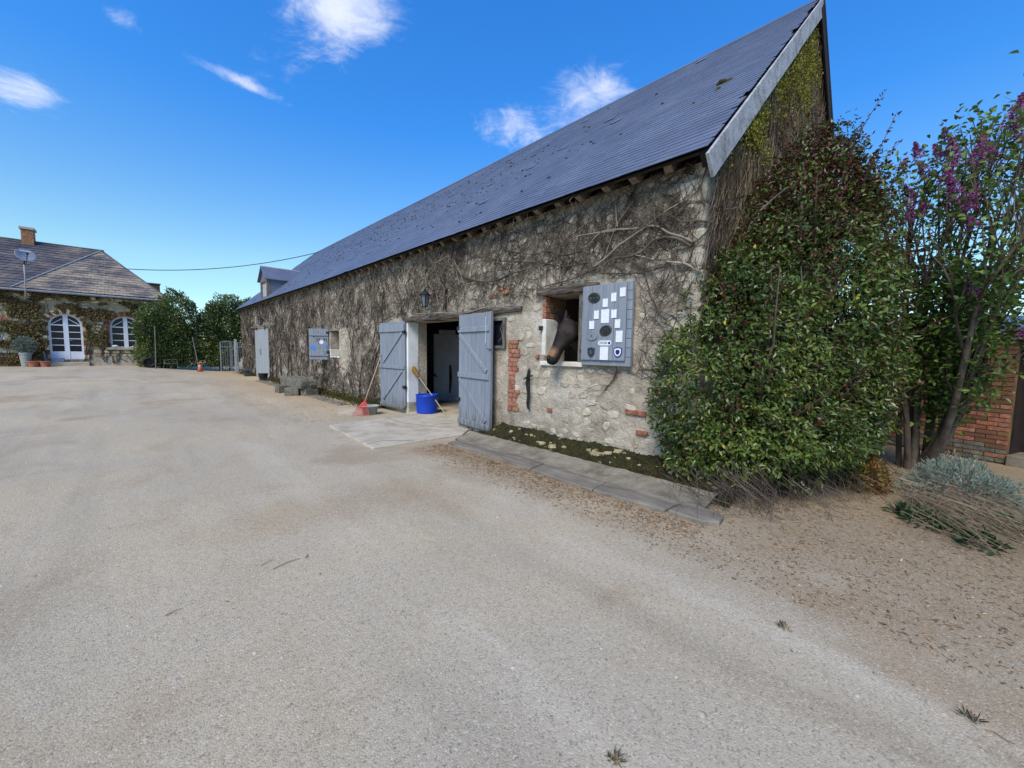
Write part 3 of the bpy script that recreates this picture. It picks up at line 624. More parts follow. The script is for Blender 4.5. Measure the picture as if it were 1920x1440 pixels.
# whitewashed far jamb of the doorway
mb = MB(); mb.box(D-0.012, D+0.28, DOOR[1]-0.012, DOOR[1]+0.09, 0.28, DOOR[3]-.002); obj('door_jamb', mb, M_whitewash, barn, bevel=0.01)
mb = MB(); mb.box(D-0.016, D+0.28, DOOR[1]-0.016, DOOR[1]+0.09, -0.05, 0.28); obj('jamb_foot', mb, M_conc, barn, bevel=0.02)
# small window beside the door
mb = MB()
for a_ in ((SW[0]-.03, SW[0]+.03, SW[2]-.03, SW[3]+.03), (SW[1]-.03, SW[1]+.03, SW[2]-.03, SW[3]+.03), (SW[0]+.03, SW[1]-.03, SW[3]-.02, SW[3]+.03), (SW[0]+.03, SW[1]-.03, SW[2]-.03, SW[2]+.02)): mb.box(D-0.045, D+.05, *a_)
sw = obj('window_frame', mb, M_rot, barn); mb = MB(); mb.box(D+0.012, D+.018, SW[0]+.02, SW[1]-.02, SW[2]+.01, SW[3]-.01); obj('pane', mb, M_glass, sw)
mb = MB(); mb.tube([(D+.01, 5.35, 2.14), (D, 5.4, 1.98), (D+.01, 5.36, 1.85), (D, 5.45, 1.75)], 0.004, 4); obj('cobweb_twig', mb, M_vine_pale, sw)

# ------------------------------------------------------------------ plank doors and shutters
def frame_of(hx, hy, ex, ey):
    d = Vector((ex-hx, ey-hy, 0)); L_ = d.length; d.normalize(); n = Vector((-d.y, d.x, 0))
    if n.dot(Vector((-hx, -hy, 0))) < 0: n = -n
    return Vector((hx, hy, 0)), d, n, L_
UPV = Vector((0, 0, 1))
def plank_leaf(name, hx, hy, ex, ey, z0, z1, planks, m_, batt, braces, rotten=True, seed=1):
    o, d, n, L_ = frame_of(hx, hy, ex, ey); rs = random.Random(seed)
    root = bpy.data.objects.new(name, None); link(root, barn, (hx, hy, z0))
    w = L_/planks
    for k in range(planks):
        mb = MB(); e = rs.uniform(0, .012); lo = z0+(rs.uniform(0, .05) if rotten else 0)
        mb.fbox(o, d, n, UPV, k*w+.002, (k+1)*w-.002, -.02+e*.1, .012+e*.25, lo, z1-rs.uniform(0, .008)); obj('plank', mb, m_, root, bevel=0.003)
    for (za, zb) in batt:
        mb = MB(); mb.fbox(o, d, n, UPV, 0.005, L_-.01, .0125, .045, za, zb); bt = obj('batten', mb, m_, root, bevel=0.005)
        nb = MB()
        for k in range(planks):
            c = o+d*((k+.5)*w)+n*.0455+UPV*((za+zb)/2+rs.uniform(-.02, .02)); nb.lathe(c, [(.006, 0), (.005, .003)], 6, n)
        obj('nails', nb, M_iron, bt, kind='stuff')
    for (u0, za, u1, zb, wd) in braces:
        mb = MB(); p0 = Vector((u0*L_, za)); p1 = Vector((u1*L_, zb)); t = (p1-p0).normalized(); q = Vector((-t.y, t.x))*wd/2
        P = lambda v, w_: o+d*v.x+UPV*v.y+n*w_
        cs = [p0-q, p1-q, p1+q, p0+q]; mb.hexa([P(c, .013) for c in cs]+[P(c, .042) for c in cs]); obj('brace', mb, m_, root, bevel=0.005)
    for zh in (z0+.25*(z1-z0), z0+.88*(z1-z0)):
        mb = MB(); mb.fbox(o, d, n, UPV, -.03, .07, -.015, .05, zh-.03, zh+.03); mb.lathe(o+d*-.02+n*.02+UPV*(zh-.05), [(.012, 0), (.012, .1)], 8); obj('hinge', mb, M_iron, root, kind='stuff')
    return root, o, d, n, L_
dl = plank_leaf('door', D-0.055, 8.80, D-0.13, 9.98, 0.13, 2.26, 7, M_paint, [(2.02, 2.2), (1.10, 1.19), (0.135, 0.2)], [(.09, 1.99, .86, 1.24, .06), (.1, 1.06, .86, .28, .06)], seed=2)
tag(dl[0], 'grey blue plank door leaf folded back beside the rake')
dr = plank_leaf('door', D-0.055, 6.58, D-0.17, 5.47, 0.03, 2.29, 7, M_paint, [(1.94, 2.04), (1.05, 1.15), (0.1, 0.22)], [(.05, 1.90, .92, 1.2, .085), (.04, 1.02, .9, .26, .085)], seed=4)
tag(dr[0], 'grey blue plank door leaf folded back beside the brick column')
mb = MB(); mb.fbox(dr[1], dr[2], dr[3], UPV, dr[4]-.012, dr[4]+.03, -.03, .03, 0.0, 2.29); obj('edge_post', mb, M_paint, dr[0], bevel=0.006)
mb = MB(); mb.tube([dr[1]+dr[2]*(dr[4]-.05)+dr[3]*.05+UPV*1.62, dr[1]+dr[2]*(dr[4]+.07)+dr[3]*.03+UPV*1.6], 0.008, 6); obj('hook', mb, M_iron, dr[0])
mb = MB(); mb.tube([dl[1]+dl[2]*(dl[4]-.1)+dl[3]*.05+UPV*1.42, dl[1]+dl[2]*(dl[4]+.05)+dl[3]*.05+UPV*1.42], 0.01, 6); obj('bolt', mb, M_steel, dl[0])
for k in range(6):                                    # split rotten plank ends under the near leaf
    mb = MB(); u0 = 0.08+k*.16; mb.fbox(dr[1], dr[2], dr[3], UPV, u0, u0+.1, -.015, .01, -0.015, .085+.02*(k % 2)); obj('rotten_end', mb, M_rot, dr[0])
mb = MB(); mb.fbox(dl[1], dl[2], dl[3], UPV, 0.06, dl[4]-.02, -.01, .05, 0.1, 0.16); obj('rotten_ledge', mb, M_rot, dl[0], bevel=0.012)
mb = MB()                                             # cord hanging on the near leaf
p = dr[1]+dr[2]*(dr[4]-.1)+dr[3]*.05; mb.tube([p+UPV*2.2, p+UPV*2.0+dr[2]*.01, p+UPV*1.72], 0.0035, 4); obj('cord', mb, M_white, dr[0])

# stable window shutter
sx = D-0.05
sh = bpy.data.objects.new('shutter', None); link(sh, barn, (sx, 3.5, 1.4)); tag(sh, 'grey blue window shutter hung with plaques')
mb = MB(); mb.box(sx-0.03, sx, 2.715, 3.515, 1.40, 2.53); obj('back_board', mb, M_paint, sh, bevel=0.005)
for k in range(9):
    mb = MB(); z = 1.40+k*1.13/9; mb.box(sx-0.045, sx-.0305, 2.717, 2.795, z+.003, z+1.13/9-.004); obj('edge_slat', mb, M_paint, sh)
ws = [2.80, 2.985, 3.165, 3.345, 3.512]
for k in range(4):
    mb = MB(); mb.box(sx-0.056-.003*(k % 2), sx-.0305, ws[k]+.002, ws[k+1]-.002, 1.475, 2.515); obj('plank', mb, M_paint, sh, bevel=0.003)
mb = MB()
for z in (1.6, 2.3): mb.box(sx-.01, D+.02, 3.515, 3.56, z-.03, z+.03)
obj('hinge', mb, M_iron, sh, kind='stuff')
# far shutter, standing half open
fs_ = plank_leaf('shutter', D-0.03, 14.10, 4.30, 14.42, 1.20, 2.24, 4, M_paint, [(2.0, 2.05), (1.32, 1.37)], [(.86, 1.98, .2, 1.40, .05)], rotten=False, seed=6)
tag(fs_[0], 'grey blue shutter with stickers and hooks, half open')
o, d, n, L_ = fs_[1:]
for u_, z_, r_, m_ in [(.78, 1.60, .085, M_sticker), (.36, 1.79, .068, M_card), (.14, 1.64, .06, M_sticker)]:
    mb = MB(); c = o+d*(u_*L_)+n*.0165+UPV*z_; mb.lathe(c, [(r_, 0), (r_, .002)], 18, n); obj('sticker', mb, m_, fs_[0])
for u_ in (.58, .46, .22, .12):
    mb = MB(); c = o+d*(u_*L_)+n*.03+UPV*1.92; mb.tube([c+d*.02, c, c-UPV*.05, c-UPV*.08+n*.02], .008, 5); obj('hook', mb, M_iron, fs_[0])
# reveal lining of the far window
mb = MB(); mb.box(D-0.01, D+.36, FW[1]-.03, FW[1]+.05, 1.58, 2.12); obj('limestone_block', mb, M_mortar, front, bevel=0.02)
mb = MB(); mb.box(D-0.01, D+.36, FW[1]-.035, FW[1]+.05, 1.33, 1.565); obj('limestone_block', mb, M_lime, front, bevel=0.02)
mb = MB(); mb.box(D-0.03, D+.3, FW[0]-.04, FW[1]-.04, FW[2]-.05, FW[2]+.01); obj('window_sill', mb, M_lime, barn, bevel=0.01)
# sliding door on a rail at the far end
sd_ = bpy.data.objects.new('sliding_door', None); link(sd_, barn, (D-.1, 23.4, 0)); tag(sd_, 'pale grey sliding door hung on a rail')
mb = MB(); mb.box(D-0.10, D-.05, 22.15, 24.95, 0.06, 2.5); obj('door_panel', mb, M_paint_far, sd_, bevel=0.01)
mb = MB(); mb.box(D-0.14, D-.09, 20.7, 25.8, 2.60, 2.67); obj('rail', mb, M_rot, sd_)
for y in (22.6, 24.4): mb = MB(); mb.box(D-.13, D-.08, y-.04, y+.04, 2.45, 2.7); obj('hanger', mb, M_iron, sd_)
mb = MB(); mb.tube([(D-.11, 23.6, 1.2), (D-.15, 23.6, 1.25), (D-.15, 23.6, 1.45), (D-.11, 23.6, 1.5)], .012, 6); obj('handle', mb, M_iron, sd_)
# dormer
dm = bpy.data.objects.new('dormer', None); link(dm, barn, (D, 22.9, 3.3)); tag(dm, 'slate hung dormer with a loft hatch')
yA, yB = 22.2, 23.55; zr_ = 5.55; ze_ = 4.95
for y0_, y1_ in ((yA, yA+.16), (yB-.16, yB)): mb = MB(); mb.box(D-.05, D+.12, y0_, y1_, 2.9, ze_); obj('post', mb, M_rot, dm)
mb = MB(); mb.box(D-.05, D+.12, yA+.16, yB-.16, ze_-.16, ze_); obj('head', mb, M_rot, dm)
mb = MB(); mb.box(D+.02, D+.07, yA+.16, yB-.16, 3.8, ze_-.16); obj('hatch', mb, M_barge, dm)
mb = MB(); mb.prism([(D-.04, yA, ze_), (D-.04, yB, ze_), (D-.04, (yA+yB)/2, zr_-.06)], (.1, 0, 0)); obj('pediment', mb, M_slate, dm)
for y0_ in (yA+.005, yB-.055): mb = MB(); mb.prism([(D+.12, y0_, 3.9), (D+1.5, y0_, ze_), (D+.12, y0_, ze_)], (0, .05, 0)); obj('cheek', mb, M_slate, dm)
for sg in (-1, 1):
    ym = (yA+yB)/2; ye = yA-.12 if sg < 0 else yB+.12; mb = MB()
    mb.prism([(D-.16, ym, zr_), (D-.16, ye, ze_-.06), (D+2.2, ye, ze_-.06), (D+2.2, ym, zr_)], (0, 0, -.05)); obj('dormer_slope', mb, M_slate, dm)
mb = MB(); mb.prism([(D-.17, (yA+yB)/2-.07, zr_-.045), (D-.17, (yA+yB)/2, zr_+.02), (D-.17, (yA+yB)/2+.07, zr_-.045)], (2.3, 0, 0)); obj('dormer_ridge', mb, M_lead, dm)

# ------------------------------------------------------------------ plaques on the shutter
PX = sx-0.0605
def zp(x, y): return onx(1080+x/8, 520+y/8, PX)
shl = [((703, 220), 85, 135, 'topmost, beside the slatted edge'), ((568, 297), 78, 130, 'just left of and below the topmost card'), ((440, 382), 76, 125, 'between the upper black oval and the second card'),
       ((307, 562), 72, 125, 'directly left of the big white card'), ((570, 547), 80, 128, 'directly right of the big white card'),
       ((237, 715), 75, 122, 'above the blue grey oval'), ((624, 695), 80, 130, 'right of the lower black oval')]
def card(c, w, h_, label, pin=True):
    P = zp(*c); a_, b_ = zp(c[0]-w/2, c[1]), zp(c[0]+w/2, c[1]); t_, u_ = zp(c[0], c[1]-h_/2), zp(c[0], c[1]+h_/2)
    wy = abs(a_.y-b_.y)/2; wz = abs(t_.z-u_.z)/2
    t = thing('plaque', (PX, P.y, P.z-wz), label, 'plaque', 'plaques on the stable shutter')
    mb = MB(); mb.box(PX-.005, PX, P.y-wy, P.y+wy, P.z-wz, P.z+wz); pl = obj('plate', mb, M_card, t, bevel=0.002)
    mb = MB(); mb.lathe((PX-.005, P.y, P.z+wz*.86), [(.004, 0), (.003, .003)], 6, (-1, 0, 0)); obj('nail', mb, M_iron, t)
    return t, P, wy, wz
for c, w, h_, lb in shl: card(c, w, h_, 'small white plaque on the shutter, '+lb)
card((437, 583), 120, 205, 'big white plaque in the middle of the shutter')
card((648, 888), 100, 172, 'blank white plaque above the blue shield')
card((420, 1140), 122, 200, 'white plaque with faint print under the enamel name plate')
def oval(c, w, h_, m_, m2, label, rot, kindn=0):
    P = zp(*c); wy = abs(zp(c[0]-w/2, c[1]).y-zp(c[0]+w/2, c[1]).y)/2; wz = abs(zp(c[0], c[1]-h_/2).z-zp(c[0], c[1]+h_/2).z)/2
    t = thing('plaque', (PX, P.y, P.z-wz), label, 'plaque', 'oval plaques on the stable shutter')
    def E(s_, x, n=24): return [Vector((x, P.y+math.cos(q*2*math.pi/n)*wy*s_*math.cos(rot)-math.sin(q*2*math.pi/n)*wz*s_*math.sin(rot), P.z+math.cos(q*2*math.pi/n)*wy*s_*math.sin(rot)+math.sin(q*2*math.pi/n)*wz*s_*math.cos(rot))) for q in range(n)]
    mb = MB(); mb.prism(E(1, PX), (-.008, 0, 0)); obj('plate', mb, m_, t, bevel=0.003)
    mb = MB(); e = E(.88, PX-.0085); mb.tube(e+[e[0]], .003, 5, False); obj('rim', mb, m2, t)
    rs = random.Random(kindn)
    if kindn == 1:                                    # raised figures: a central shape and two side ones
        for dy, ww, hh in ((0, .012, .03), (.04, .014, .02), (-.04, .014, .02)):
            mb = MB(); mb.lathe((PX-.008, P.y+dy*wy/.075, P.z-.005), [(ww, 0), (ww*.5, .004)], 9, (-1, 0, 0)); obj('relief', mb, m2, t)
        mb = MB(); mb.tube([(PX-.01, P.y-wy*.6, P.z+wz*.45), (PX-.011, P.y, P.z+wz*.62), (PX-.01, P.y+wy*.6, P.z+wz*.45)], .004, 5); obj('scroll', mb, m2, t)
    elif kindn == 2:
        for k in range(3):
            mb = MB(); mb.tube([(PX-.01, P.y+wy*(.6-.3*q), P.z+wz*(.35-.35*k+.16*math.sin(q*1.9+k))) for q in range(5)], .004, 5); obj('relief', mb, m2, t)
    else:
        mb = MB(); mb.tube([(PX-.01, P.y+.02, P.z-.01), (PX-.011, P.y+.005, P.z+.025), (PX-.01, P.y-.01, P.z+.0), (PX-.01, P.y+.0, P.z-.012)], .004, 5); obj('relief', mb, M_greyplq, t)
oval((272, 308), 180, 155, M_blackplq, M_gold, 'black oval plaque with raised figures at the top of the shutter', 0.05, 1)
oval((445, 800), 185, 160, M_blackplq, M_gold, 'tilted black oval plaque below the big white plaque', -0.25, 2)
oval((237, 885), 165, 130, M_paint, M_paint, 'blue grey oval plaque painted like the shutter', 0.05, 3)
def shield(c, w, h_, m1, m2, label):
    P = zp(*c); wy = abs(zp(c[0]-w/2, c[1]).y-zp(c[0]+w/2, c[1]).y)/2; wz = abs(zp(c[0], c[1]-h_/2).z-zp(c[0], c[1]+h_/2).z)/2
    t = thing('plaque', (PX, P.y, P.z-wz), label, 'plaque', 'shield plaques on the stable shutter')
    O = [(-1, .78), (-.55, .92), (0, 1), (.55, .92), (1, .78), (.95, -.2), (.6, -.72), (0, -1), (-.6, -.72), (-.95, -.2)]
    for s_, x, m_, nm, dx in ((1, PX, m1, 'plate', .006), (.8, PX-.0062, m2, 'field', .002), (.5, PX-.0084, m1, 'charge', .002)):
        mb = MB(); mb.prism([(x, P.y+a_*wy*s_, P.z+b_*wz*s_) for a_, b_ in O], (-dx, 0, 0)); obj(nm, mb, m_, t)
shield((226, 1125), 108, 155, M_greyplq, M_blackplq, 'dark slate coloured shield plaque at the bottom of the shutter')
shield((628, 1125), 125, 155, M_bluplq, M_card, 'blue and white shield plaque at the bottom of the shutter')
def textmesh(name, txt, size, m_, parent, loc, width):
    cu = bpy.data.curves.new(name, 'FONT'); cu.body = txt; cu.size = size; cu.align_x = 'CENTER'; cu.align_y = 'CENTER'; cu.extrude = 0.0008
    tmp = bpy.data.objects.new(name+'_tmp', cu); COL.objects.link(tmp); bpy.context.view_layer.update()
    me = bpy.data.meshes.new_from_object(tmp.evaluated_get(bpy.context.evaluated_depsgraph_get())); w = tmp.dimensions.x
    COL.objects.unlink(tmp); bpy.data.objects.remove(tmp)
    me.materials.append(m_); o = bpy.data.objects.new(name, me); link(o, parent, loc); o.rotation_euler = (math.pi/2, 0, -math.pi/2); o.scale = (width/w, 1, 1); return o
P = zp(430, 985); wy = abs(zp(330, 985).y-zp(530, 985).y)/2; wz = .034
t = thing('plaque', (PX, P.y, P.z-wz), 'white enamel name plate with black letters and a dark dot', 'plaque')
mb = MB(); pts = [(PX, P.y+(wy-wz)*sg+math.cos(a_)*wz*sg, P.z+math.sin(a_)*wz*sg) for sg in (1, -1) for a_ in [(-math.pi/2)+math.pi*q/8 for q in range(9)]]
mb.prism(pts, (-.006, 0, 0)); obj('plate', mb, M_white, t)
textmesh('lettering', 'CONCOURS', 0.055, M_blackplq, t, (PX-.0075, P.y+.024, P.z), wy*1.25)
mb = MB(); mb.lathe((PX-.006, P.y-wy+.032, P.z), [(.02, 0), (.02, .002)], 14, (-1, 0, 0)); obj('dot', mb, M_bluplq, t)

# ------------------------------------------------------------------ bare creeper on the front wall
creeper = thing('bare_creeper', (D-.1, 8.0, 0), 'leafless brown creeper clinging all over the barn wall', 'creeper')
def vine_ok(s, z):
    if not (Y0+.02 < s < Y1-.1 and 0.02 < z < ZT+.05) or in_open(s, z, 0.0): return False
    if 2.69 < s < 3.55 and 1.36 < z < 2.56: return False
    if (5.36 < s < 6.62 or 8.76 < s < 10.02) and z < 2.31: return False
    if 3.5 < s < 5.36 and z < 2.36-0.12*nz(s*3, 0, 2): return False
    if s <= 3.55 and z < 1.25+.3*nz(s*3, 1, 4): return False
    if s <= 2.69 and z < 1.1: return False
    if 12.3 < s < 13.3 and z < 2.2 and ((s-12.8)/.52)**2+((z-1.55)/.8)**2 < 1: return False
    if 22.1 < s < 25.0 and z < 2.7: return False
    if z > 2.3 and s < 8.8 and s > 6.6 and z < 2.38: return False
    return True
rv = random.Random(77)
def wpt(s, z, off): return (D-wdisp(s, z)-off, s, z) if z < ZT-.02 else (D-off, s, z)
def walk(s, z, th, ln, r0, r1, off, mbx, n=3, wob=0.35, step=0.07, bias=None, kill=True):
    pts = [(s, z)]; steps = max(3, int(ln/step)); k = rv.uniform(-.15, .15)
    for i_ in range(steps):
        k = 0.75*k+rv.uniform(-wob, wob)*.5; th += k
        if bias is not None: th += 0.12*math.sin(bias-th)
        s2, z2 = s+math.cos(th)*step, z+math.sin(th)*step
        if not vine_ok(s2, z2):
            if kill: break
            th += 1.2*rv.choice((-1, 1)); continue
        s, z = s2, z2; pts.append((s, z))
    if len(pts) < 3: return pts
    m_ = len(pts)-1; o0 = off; ph = rv.uniform(0, 6)
    mbx.tube([wpt(a_, b_, o0+.012*math.sin(ph+q*.8)) for q, (a_, b_) in enumerate(pts)], [r0+(r1-r0)*q/m_ for q in range(m_+1)], n, False)
    return pts
def poly_main(pl, x0, y0, sc, r0, r1, off=0.05):
    P = [onx(x0+a_/sc, y0+b_/sc, D-off) for a_, b_ in pl]; Q = []
    for q in range(len(P)-1):
        p0, p1, p2, p3 = P[max(q-1, 0)], P[q], P[q+1], P[min(q+2, len(P)-1)]
        for t in (0, .33, .66): Q.append(.5*((2*p1)+(p2-p0)*t+(2*p0-5*p1+4*p2-p3)*t*t+(3*p1-p0-3*p2+p3)*t**3))
    Q.append(P[-1]); mb = MB(); k = len(Q)-1
    mb.tube([q+Vector((-.008*nz(q.y*5, q.z*5), 0, 0)) for q in Q], [(r0+(r1-r0)*i_/k)*(1+.2*nz(i_*.9, r0*90)) for i_ in range(k+1)], 6)
    obj('stem', mb, M_vine_pale if rv.random() < .4 else M_vine, creeper, smooth=True); return [(q.y, q.z) for q in Q]
mains = [([(1420, 970), (1300, 900), (1180, 890), (1080, 930), (980, 1010), (860, 1060), (720, 1080), (600, 1160), (500, 1190), (380, 1250), (250, 1290), (60, 1340)], .020, .008),
 ([(1440, 930), (1330, 880), (1220, 850), (1120, 790), (1010, 790), (900, 810), (720, 820), (560, 850), (400, 880), (300, 930), (240, 1000)], .018, .006),
 ([(1510, 1210), (1380, 1130), (1250, 1110), (1100, 1090), (980, 1060), (880, 1040)], .017, .006),
 ([(1560, 750), (1450, 735), (1340, 750), (1240, 690), (1180, 660)], .012, .005),
 ([(1300, 590), (1180, 660), (1040, 770), (930, 850), (830, 920), (760, 970), (640, 1080), (540, 1160)], .008, .014),
 ([(1180, 1140), (1040, 1190), (900, 1210), (760, 1215), (620, 1210), (500, 1190)], .011, .008),
 ([(500, 1110), (300, 1150), (150, 1130), (0, 1110), (-300, 1100), (-600, 1030)], .012, .008), ([(420, 1010), (280, 1050), (120, 1010), (0, 1040), (-260, 1010)], .012, .007),
 ([(740, 830), (600, 850), (520, 930), (440, 1010)], .009, .006), ([(1600, 800), (1520, 880), (1430, 960)], .011, .008),
 ([(1530, 160), (1560, 260), (1510, 420), (1540, 600)], .010, .008), ([(1000, 790), (870, 560), (830, 420)], .008, .003), ([(760, 800), (745, 700), (740, 560)], .009, .004),
 ([(1240, 690), (1330, 600), (1480, 470)], .008, .004), ([(640, 1080), (700, 900), (760, 760), (900, 560)], .008, .003)]
nodes = []
for pl, r0, r1 in mains: nodes += poly_main(pl, 1000, 260, 4.8, r0, r1)
for pl, r0, r1 in [([(1380, 350), (1420, 420), (1500, 460), (1640, 470), (1760, 420), (1900, 380)], .022, .012), ([(800, 700), (815, 740), (850, 760), (960, 700), (1040, 690)], .014, .008),
                   ([(560, 640), (640, 560), (700, 480), (760, 440)], .014, .007), ([(1080, 700), (1250, 690), (1450, 690), (1600, 650), (1800, 660)], .014, .008), ([(1240, 640), (1300, 580), (1420, 520)], .01, .006)]:
    nodes += poly_main(pl, 480, 400, 3.692, r0, r1)
# vine that hangs below the shutter
mb = MB(); mb.tube([onx(1153, 676, D-.06), onx(1156, 695, D-.04), onx(1150, 712, D-.03), onx(1138, 726, D-.03), onx(1122, 745, D-.03)], [.009, .011, .01, .007, .003], 5); obj('stem', mb, M_vine, creeper, smooth=True)
mb = MB(); mb.tube([onx(1141, 722, D-.035), onx(1120, 722, D-.03), onx(1105, 728, D-.03), onx(1092, 736, D-.03)], [.006, .005, .005, .002], 5); obj('stem', mb, M_vine, creeper, smooth=True)
tw = MB()
for a_, b_ in nodes:
    for q in range(2):
        if rv.random() < .85: walk(a_, b_, rv.gauss(1.9, .75) if rv.random() < .75 else rv.uniform(0, 6.28), rv.uniform(.25, .95), rv.uniform(.004, .0075), .002, rv.uniform(.015, .06), tw)
for k in range(2100):                                   # near upper wall: fan of thin twigs
    s, z = rv.uniform(Y0, 6.8), rv.uniform(1.2, ZT)
    if vine_ok(s, z): walk(s, z, rv.choice([rv.gauss(2.2, .35), rv.gauss(.75, .4), rv.gauss(2.9, .5)]), rv.uniform(.25, .9), rv.uniform(.003, .0065), .0015, rv.uniform(.01, .05), tw)
trunks = [7.1, 8.95, 10.15, 10.5, 11.0, 11.6, 12.1, 14.4, 14.9, 15.8, 16.6, 17.5, 18.4, 19.3, 20.2, 21.0, 21.7, 25.4, 26.3, 27.2, 28.1]
for t_ in trunks:
    mb = MB(); z0_ = 2.4 if 6.6 < t_ < 9 else 0.02
    pts = walk(t_, z0_+.02, 1.57, 3.9-z0_, rv.uniform(.02, .032), .008, .05, mb, 6, .35, .1, 1.57, False)
    if mb.v: obj('stem', mb, M_vine, creeper, smooth=True)
    for a_, b_ in pts[::2]:
        walk(a_, b_, rv.choice((.6, 2.5))+rv.gauss(0, .5), rv.uniform(.4, 1.4), rv.uniform(.006, .012), .003, rv.uniform(.03, .09), tw, 4, .5)
for k in range(7600):
    s = 6.7+(Y1-6.8)*rv.random()**1.35; z = ZT*rv.random()**.85
    if not vine_ok(s, z): continue
    big = 1+max(0, s-10)*.06; dens = .55+1.1*nz(s*.9, z*.9, 11)
    if rv.random() > dens+.25: continue
    th = rv.choice([.9, 2.2, 1.57, 4.2, 2.9, .3, 5.4])+rv.gauss(0, .5)
    walk(s, z, th, rv.uniform(.25, 1.0), rv.uniform(.004, .009)*big, .002*big, rv.uniform(.012, .10), tw, 3, .95)
obj('twigs', tw, M_vine, creeper, kind='stuff')
tw = MB()
for k in range(420):                                   # paler looping shoots
    s = 6.7+(Y1-6.8)*rv.random()**1.3; z = rv.uniform(.3, ZT)
    if vine_ok(s, z): walk(s, z, rv.uniform(0, 6.28), rv.uniform(.4, 1.2), .006, .003, rv.uniform(.07, .12), tw, 4, .8)
for k in range(70):                                    # shoots hanging from the eaves
    s = rv.uniform(2, 22); p = [Vector((DE+rv.uniform(.05, .25), s, ZE+rv.uniform(-.05, .05)))]
    for q in range(4): p.append(p[-1]+Vector((rv.uniform(-.02, .02), rv.uniform(-.05, .05), -rv.uniform(.02, .07))))
    tw.tube(p, .004, 4, False)
obj('pale_shoots', tw, M_vine_pale, creeper, kind='stuff')

# dry stems and moss-green new leaves on the gable
gcl = thing('gable_creeper', (8.5, Y0-.05, 0), 'dry brown creeper hanging down the gable with yellow green moss', 'creeper')
mb = MB(); mp_ = MB()
for k in range(9500):
    x = rv.uniform(4.9, 13.4); zt = gz_top(x)-.05; z = rv.uniform(2.2, zt); ln = rv.uniform(.15, .8)*(1 if x < 9 else .8); p = []
    o_ = rv.uniform(.01, .09); dx = rv.gauss(0, .22)
    for q in range(6):
        zz = z-ln*q/5
        if zz < 1.5: break
        p.append((x+dx*q/5+.035*rv.uniform(-1, 1), Y0-.03-o_+.012*rv.uniform(-1, 1), zz))
    if len(p) > 2: (mb if rv.random() < .5 else mp_).tube(p, rv.uniform(.0015, .004), 3, False)
obj('hanging_stems', mb, M_vine, gcl, kind='stuff'); obj('dry_stems', mp_, M_dry, gcl, kind='stuff')
Pp = []
for a_, b_, r_, n_ in [(1150, 400, .30, 300), (1040, 480, .28, 300), (950, 600, .3, 260), (930, 720, .25, 240), (1110, 560, .3, 260), (1190, 540, .25, 200), (1130, 790, .12, 160), (770, 880, .16, 260), (690, 970, .16, 300), (640, 1020, .12, 200), (720, 1130, .07, 120), (1060, 650, .4, 260), (800, 1230, .1, 80), (480, 1200, .1, 80), (1150, 280, .25, 160)]:
    c = ony(1240+a_/4.236, b_/4.236, Y0-.08)
    for k in range(n_): Pp.append((c.x+rv.gauss(0, r_), Y0-.09-rv.uniform(0, .07), c.z+rv.gauss(0, r_*.9)))
Pp = np.array([q for q in Pp*2 if q[2] < gz_top(q[0])-.15]); Pp = Pp+rng.normal(size=Pp.shape)*np.array([.05, .0, .05]); n = len(Pp); Dn = rng.normal(size=(n, 3)); Dn[:, 2] -= .6; Nn = rng.normal(size=(n, 3))*.5+np.array([0, -1, .3])
V, F = leaves(Pp, Dn, Nn, rng.uniform(.02, .045, n), rng.uniform(.014, .03, n)); npmesh('moss_leaves', V, F, mat('gable_moss', [srgb(96, 96, 36), srgb(132, 130, 50), srgb(150, 144, 66)], scale=3, rough=.9, bump=0, rand=.3, transl=.2), gcl, kind='stuff')

# ------------------------------------------------------------------ paving by the wall
mb = MB(); rp_ = [(2.80, 8.27), (2.67, 5.93), (4.35, 5.86), (4.84, 6.25), (4.84, 8.50)]
mb.prism([(x, y, -.06) for x, y in rp_], (0, 0, .092)); ramp = obj('concrete_apron', mb, M_conc, bevel=0.012, kind='structure')
for pl in ([(2.69, 6.22), (2.98, 6.3), (3.2, 6.12), (3.4, 5.92)], [(4.1, 8.45), (4.05, 7.6), (4.3, 6.9), (4.6, 6.4)], [(4.3, 6.9), (4.5, 7.0), (4.84, 6.9)]):
    mb = MB(); mb.tube([(x+.008*rv.uniform(-1, 1), y, .0325) for x, y in pl], .0045, 4, False); obj('crack', mb, M_moss, ramp)
kerb = bpy.data.objects.new('kerb', None); link(kerb, None, (3.9, 3.5, 0)); tag(kerb, kind='structure')
ky = [(5.50, 5.60), (4.57, 4.60), (3.53, 3.58), (2.52, 2.56), (1.70, 1.66)]
for k in range(4):
    (a0, a1), (b0, b1) = ky[k], ky[k+1]; mb = MB(); xo = [3.77, 3.76, 3.74, 3.70, 3.74]; xi = [4.2, 4.12, 4.08, 4.04, 4.12]
    mb.prism([(xo[k], a0-.006, -.05), (xi[k], a1-.006, -.05), (xi[k+1], b1+.008, -.05), (xo[k+1], b0+.008, -.05)], (0, 0, .082+.006*(k % 2))); obj('slab', mb, M_kerb, kerb, bevel=0.012)
mb = MB(); mb.prism([(3.76, 1.67, -.03), (4.16, 1.63, -.03), (4.02, 1.24, -.03), (3.84, 1.22, -.03), (3.74, 1.34, -.03)], (0, 0, .075)); obj('slab', mb, M_kerb, kerb, bevel=0.012)
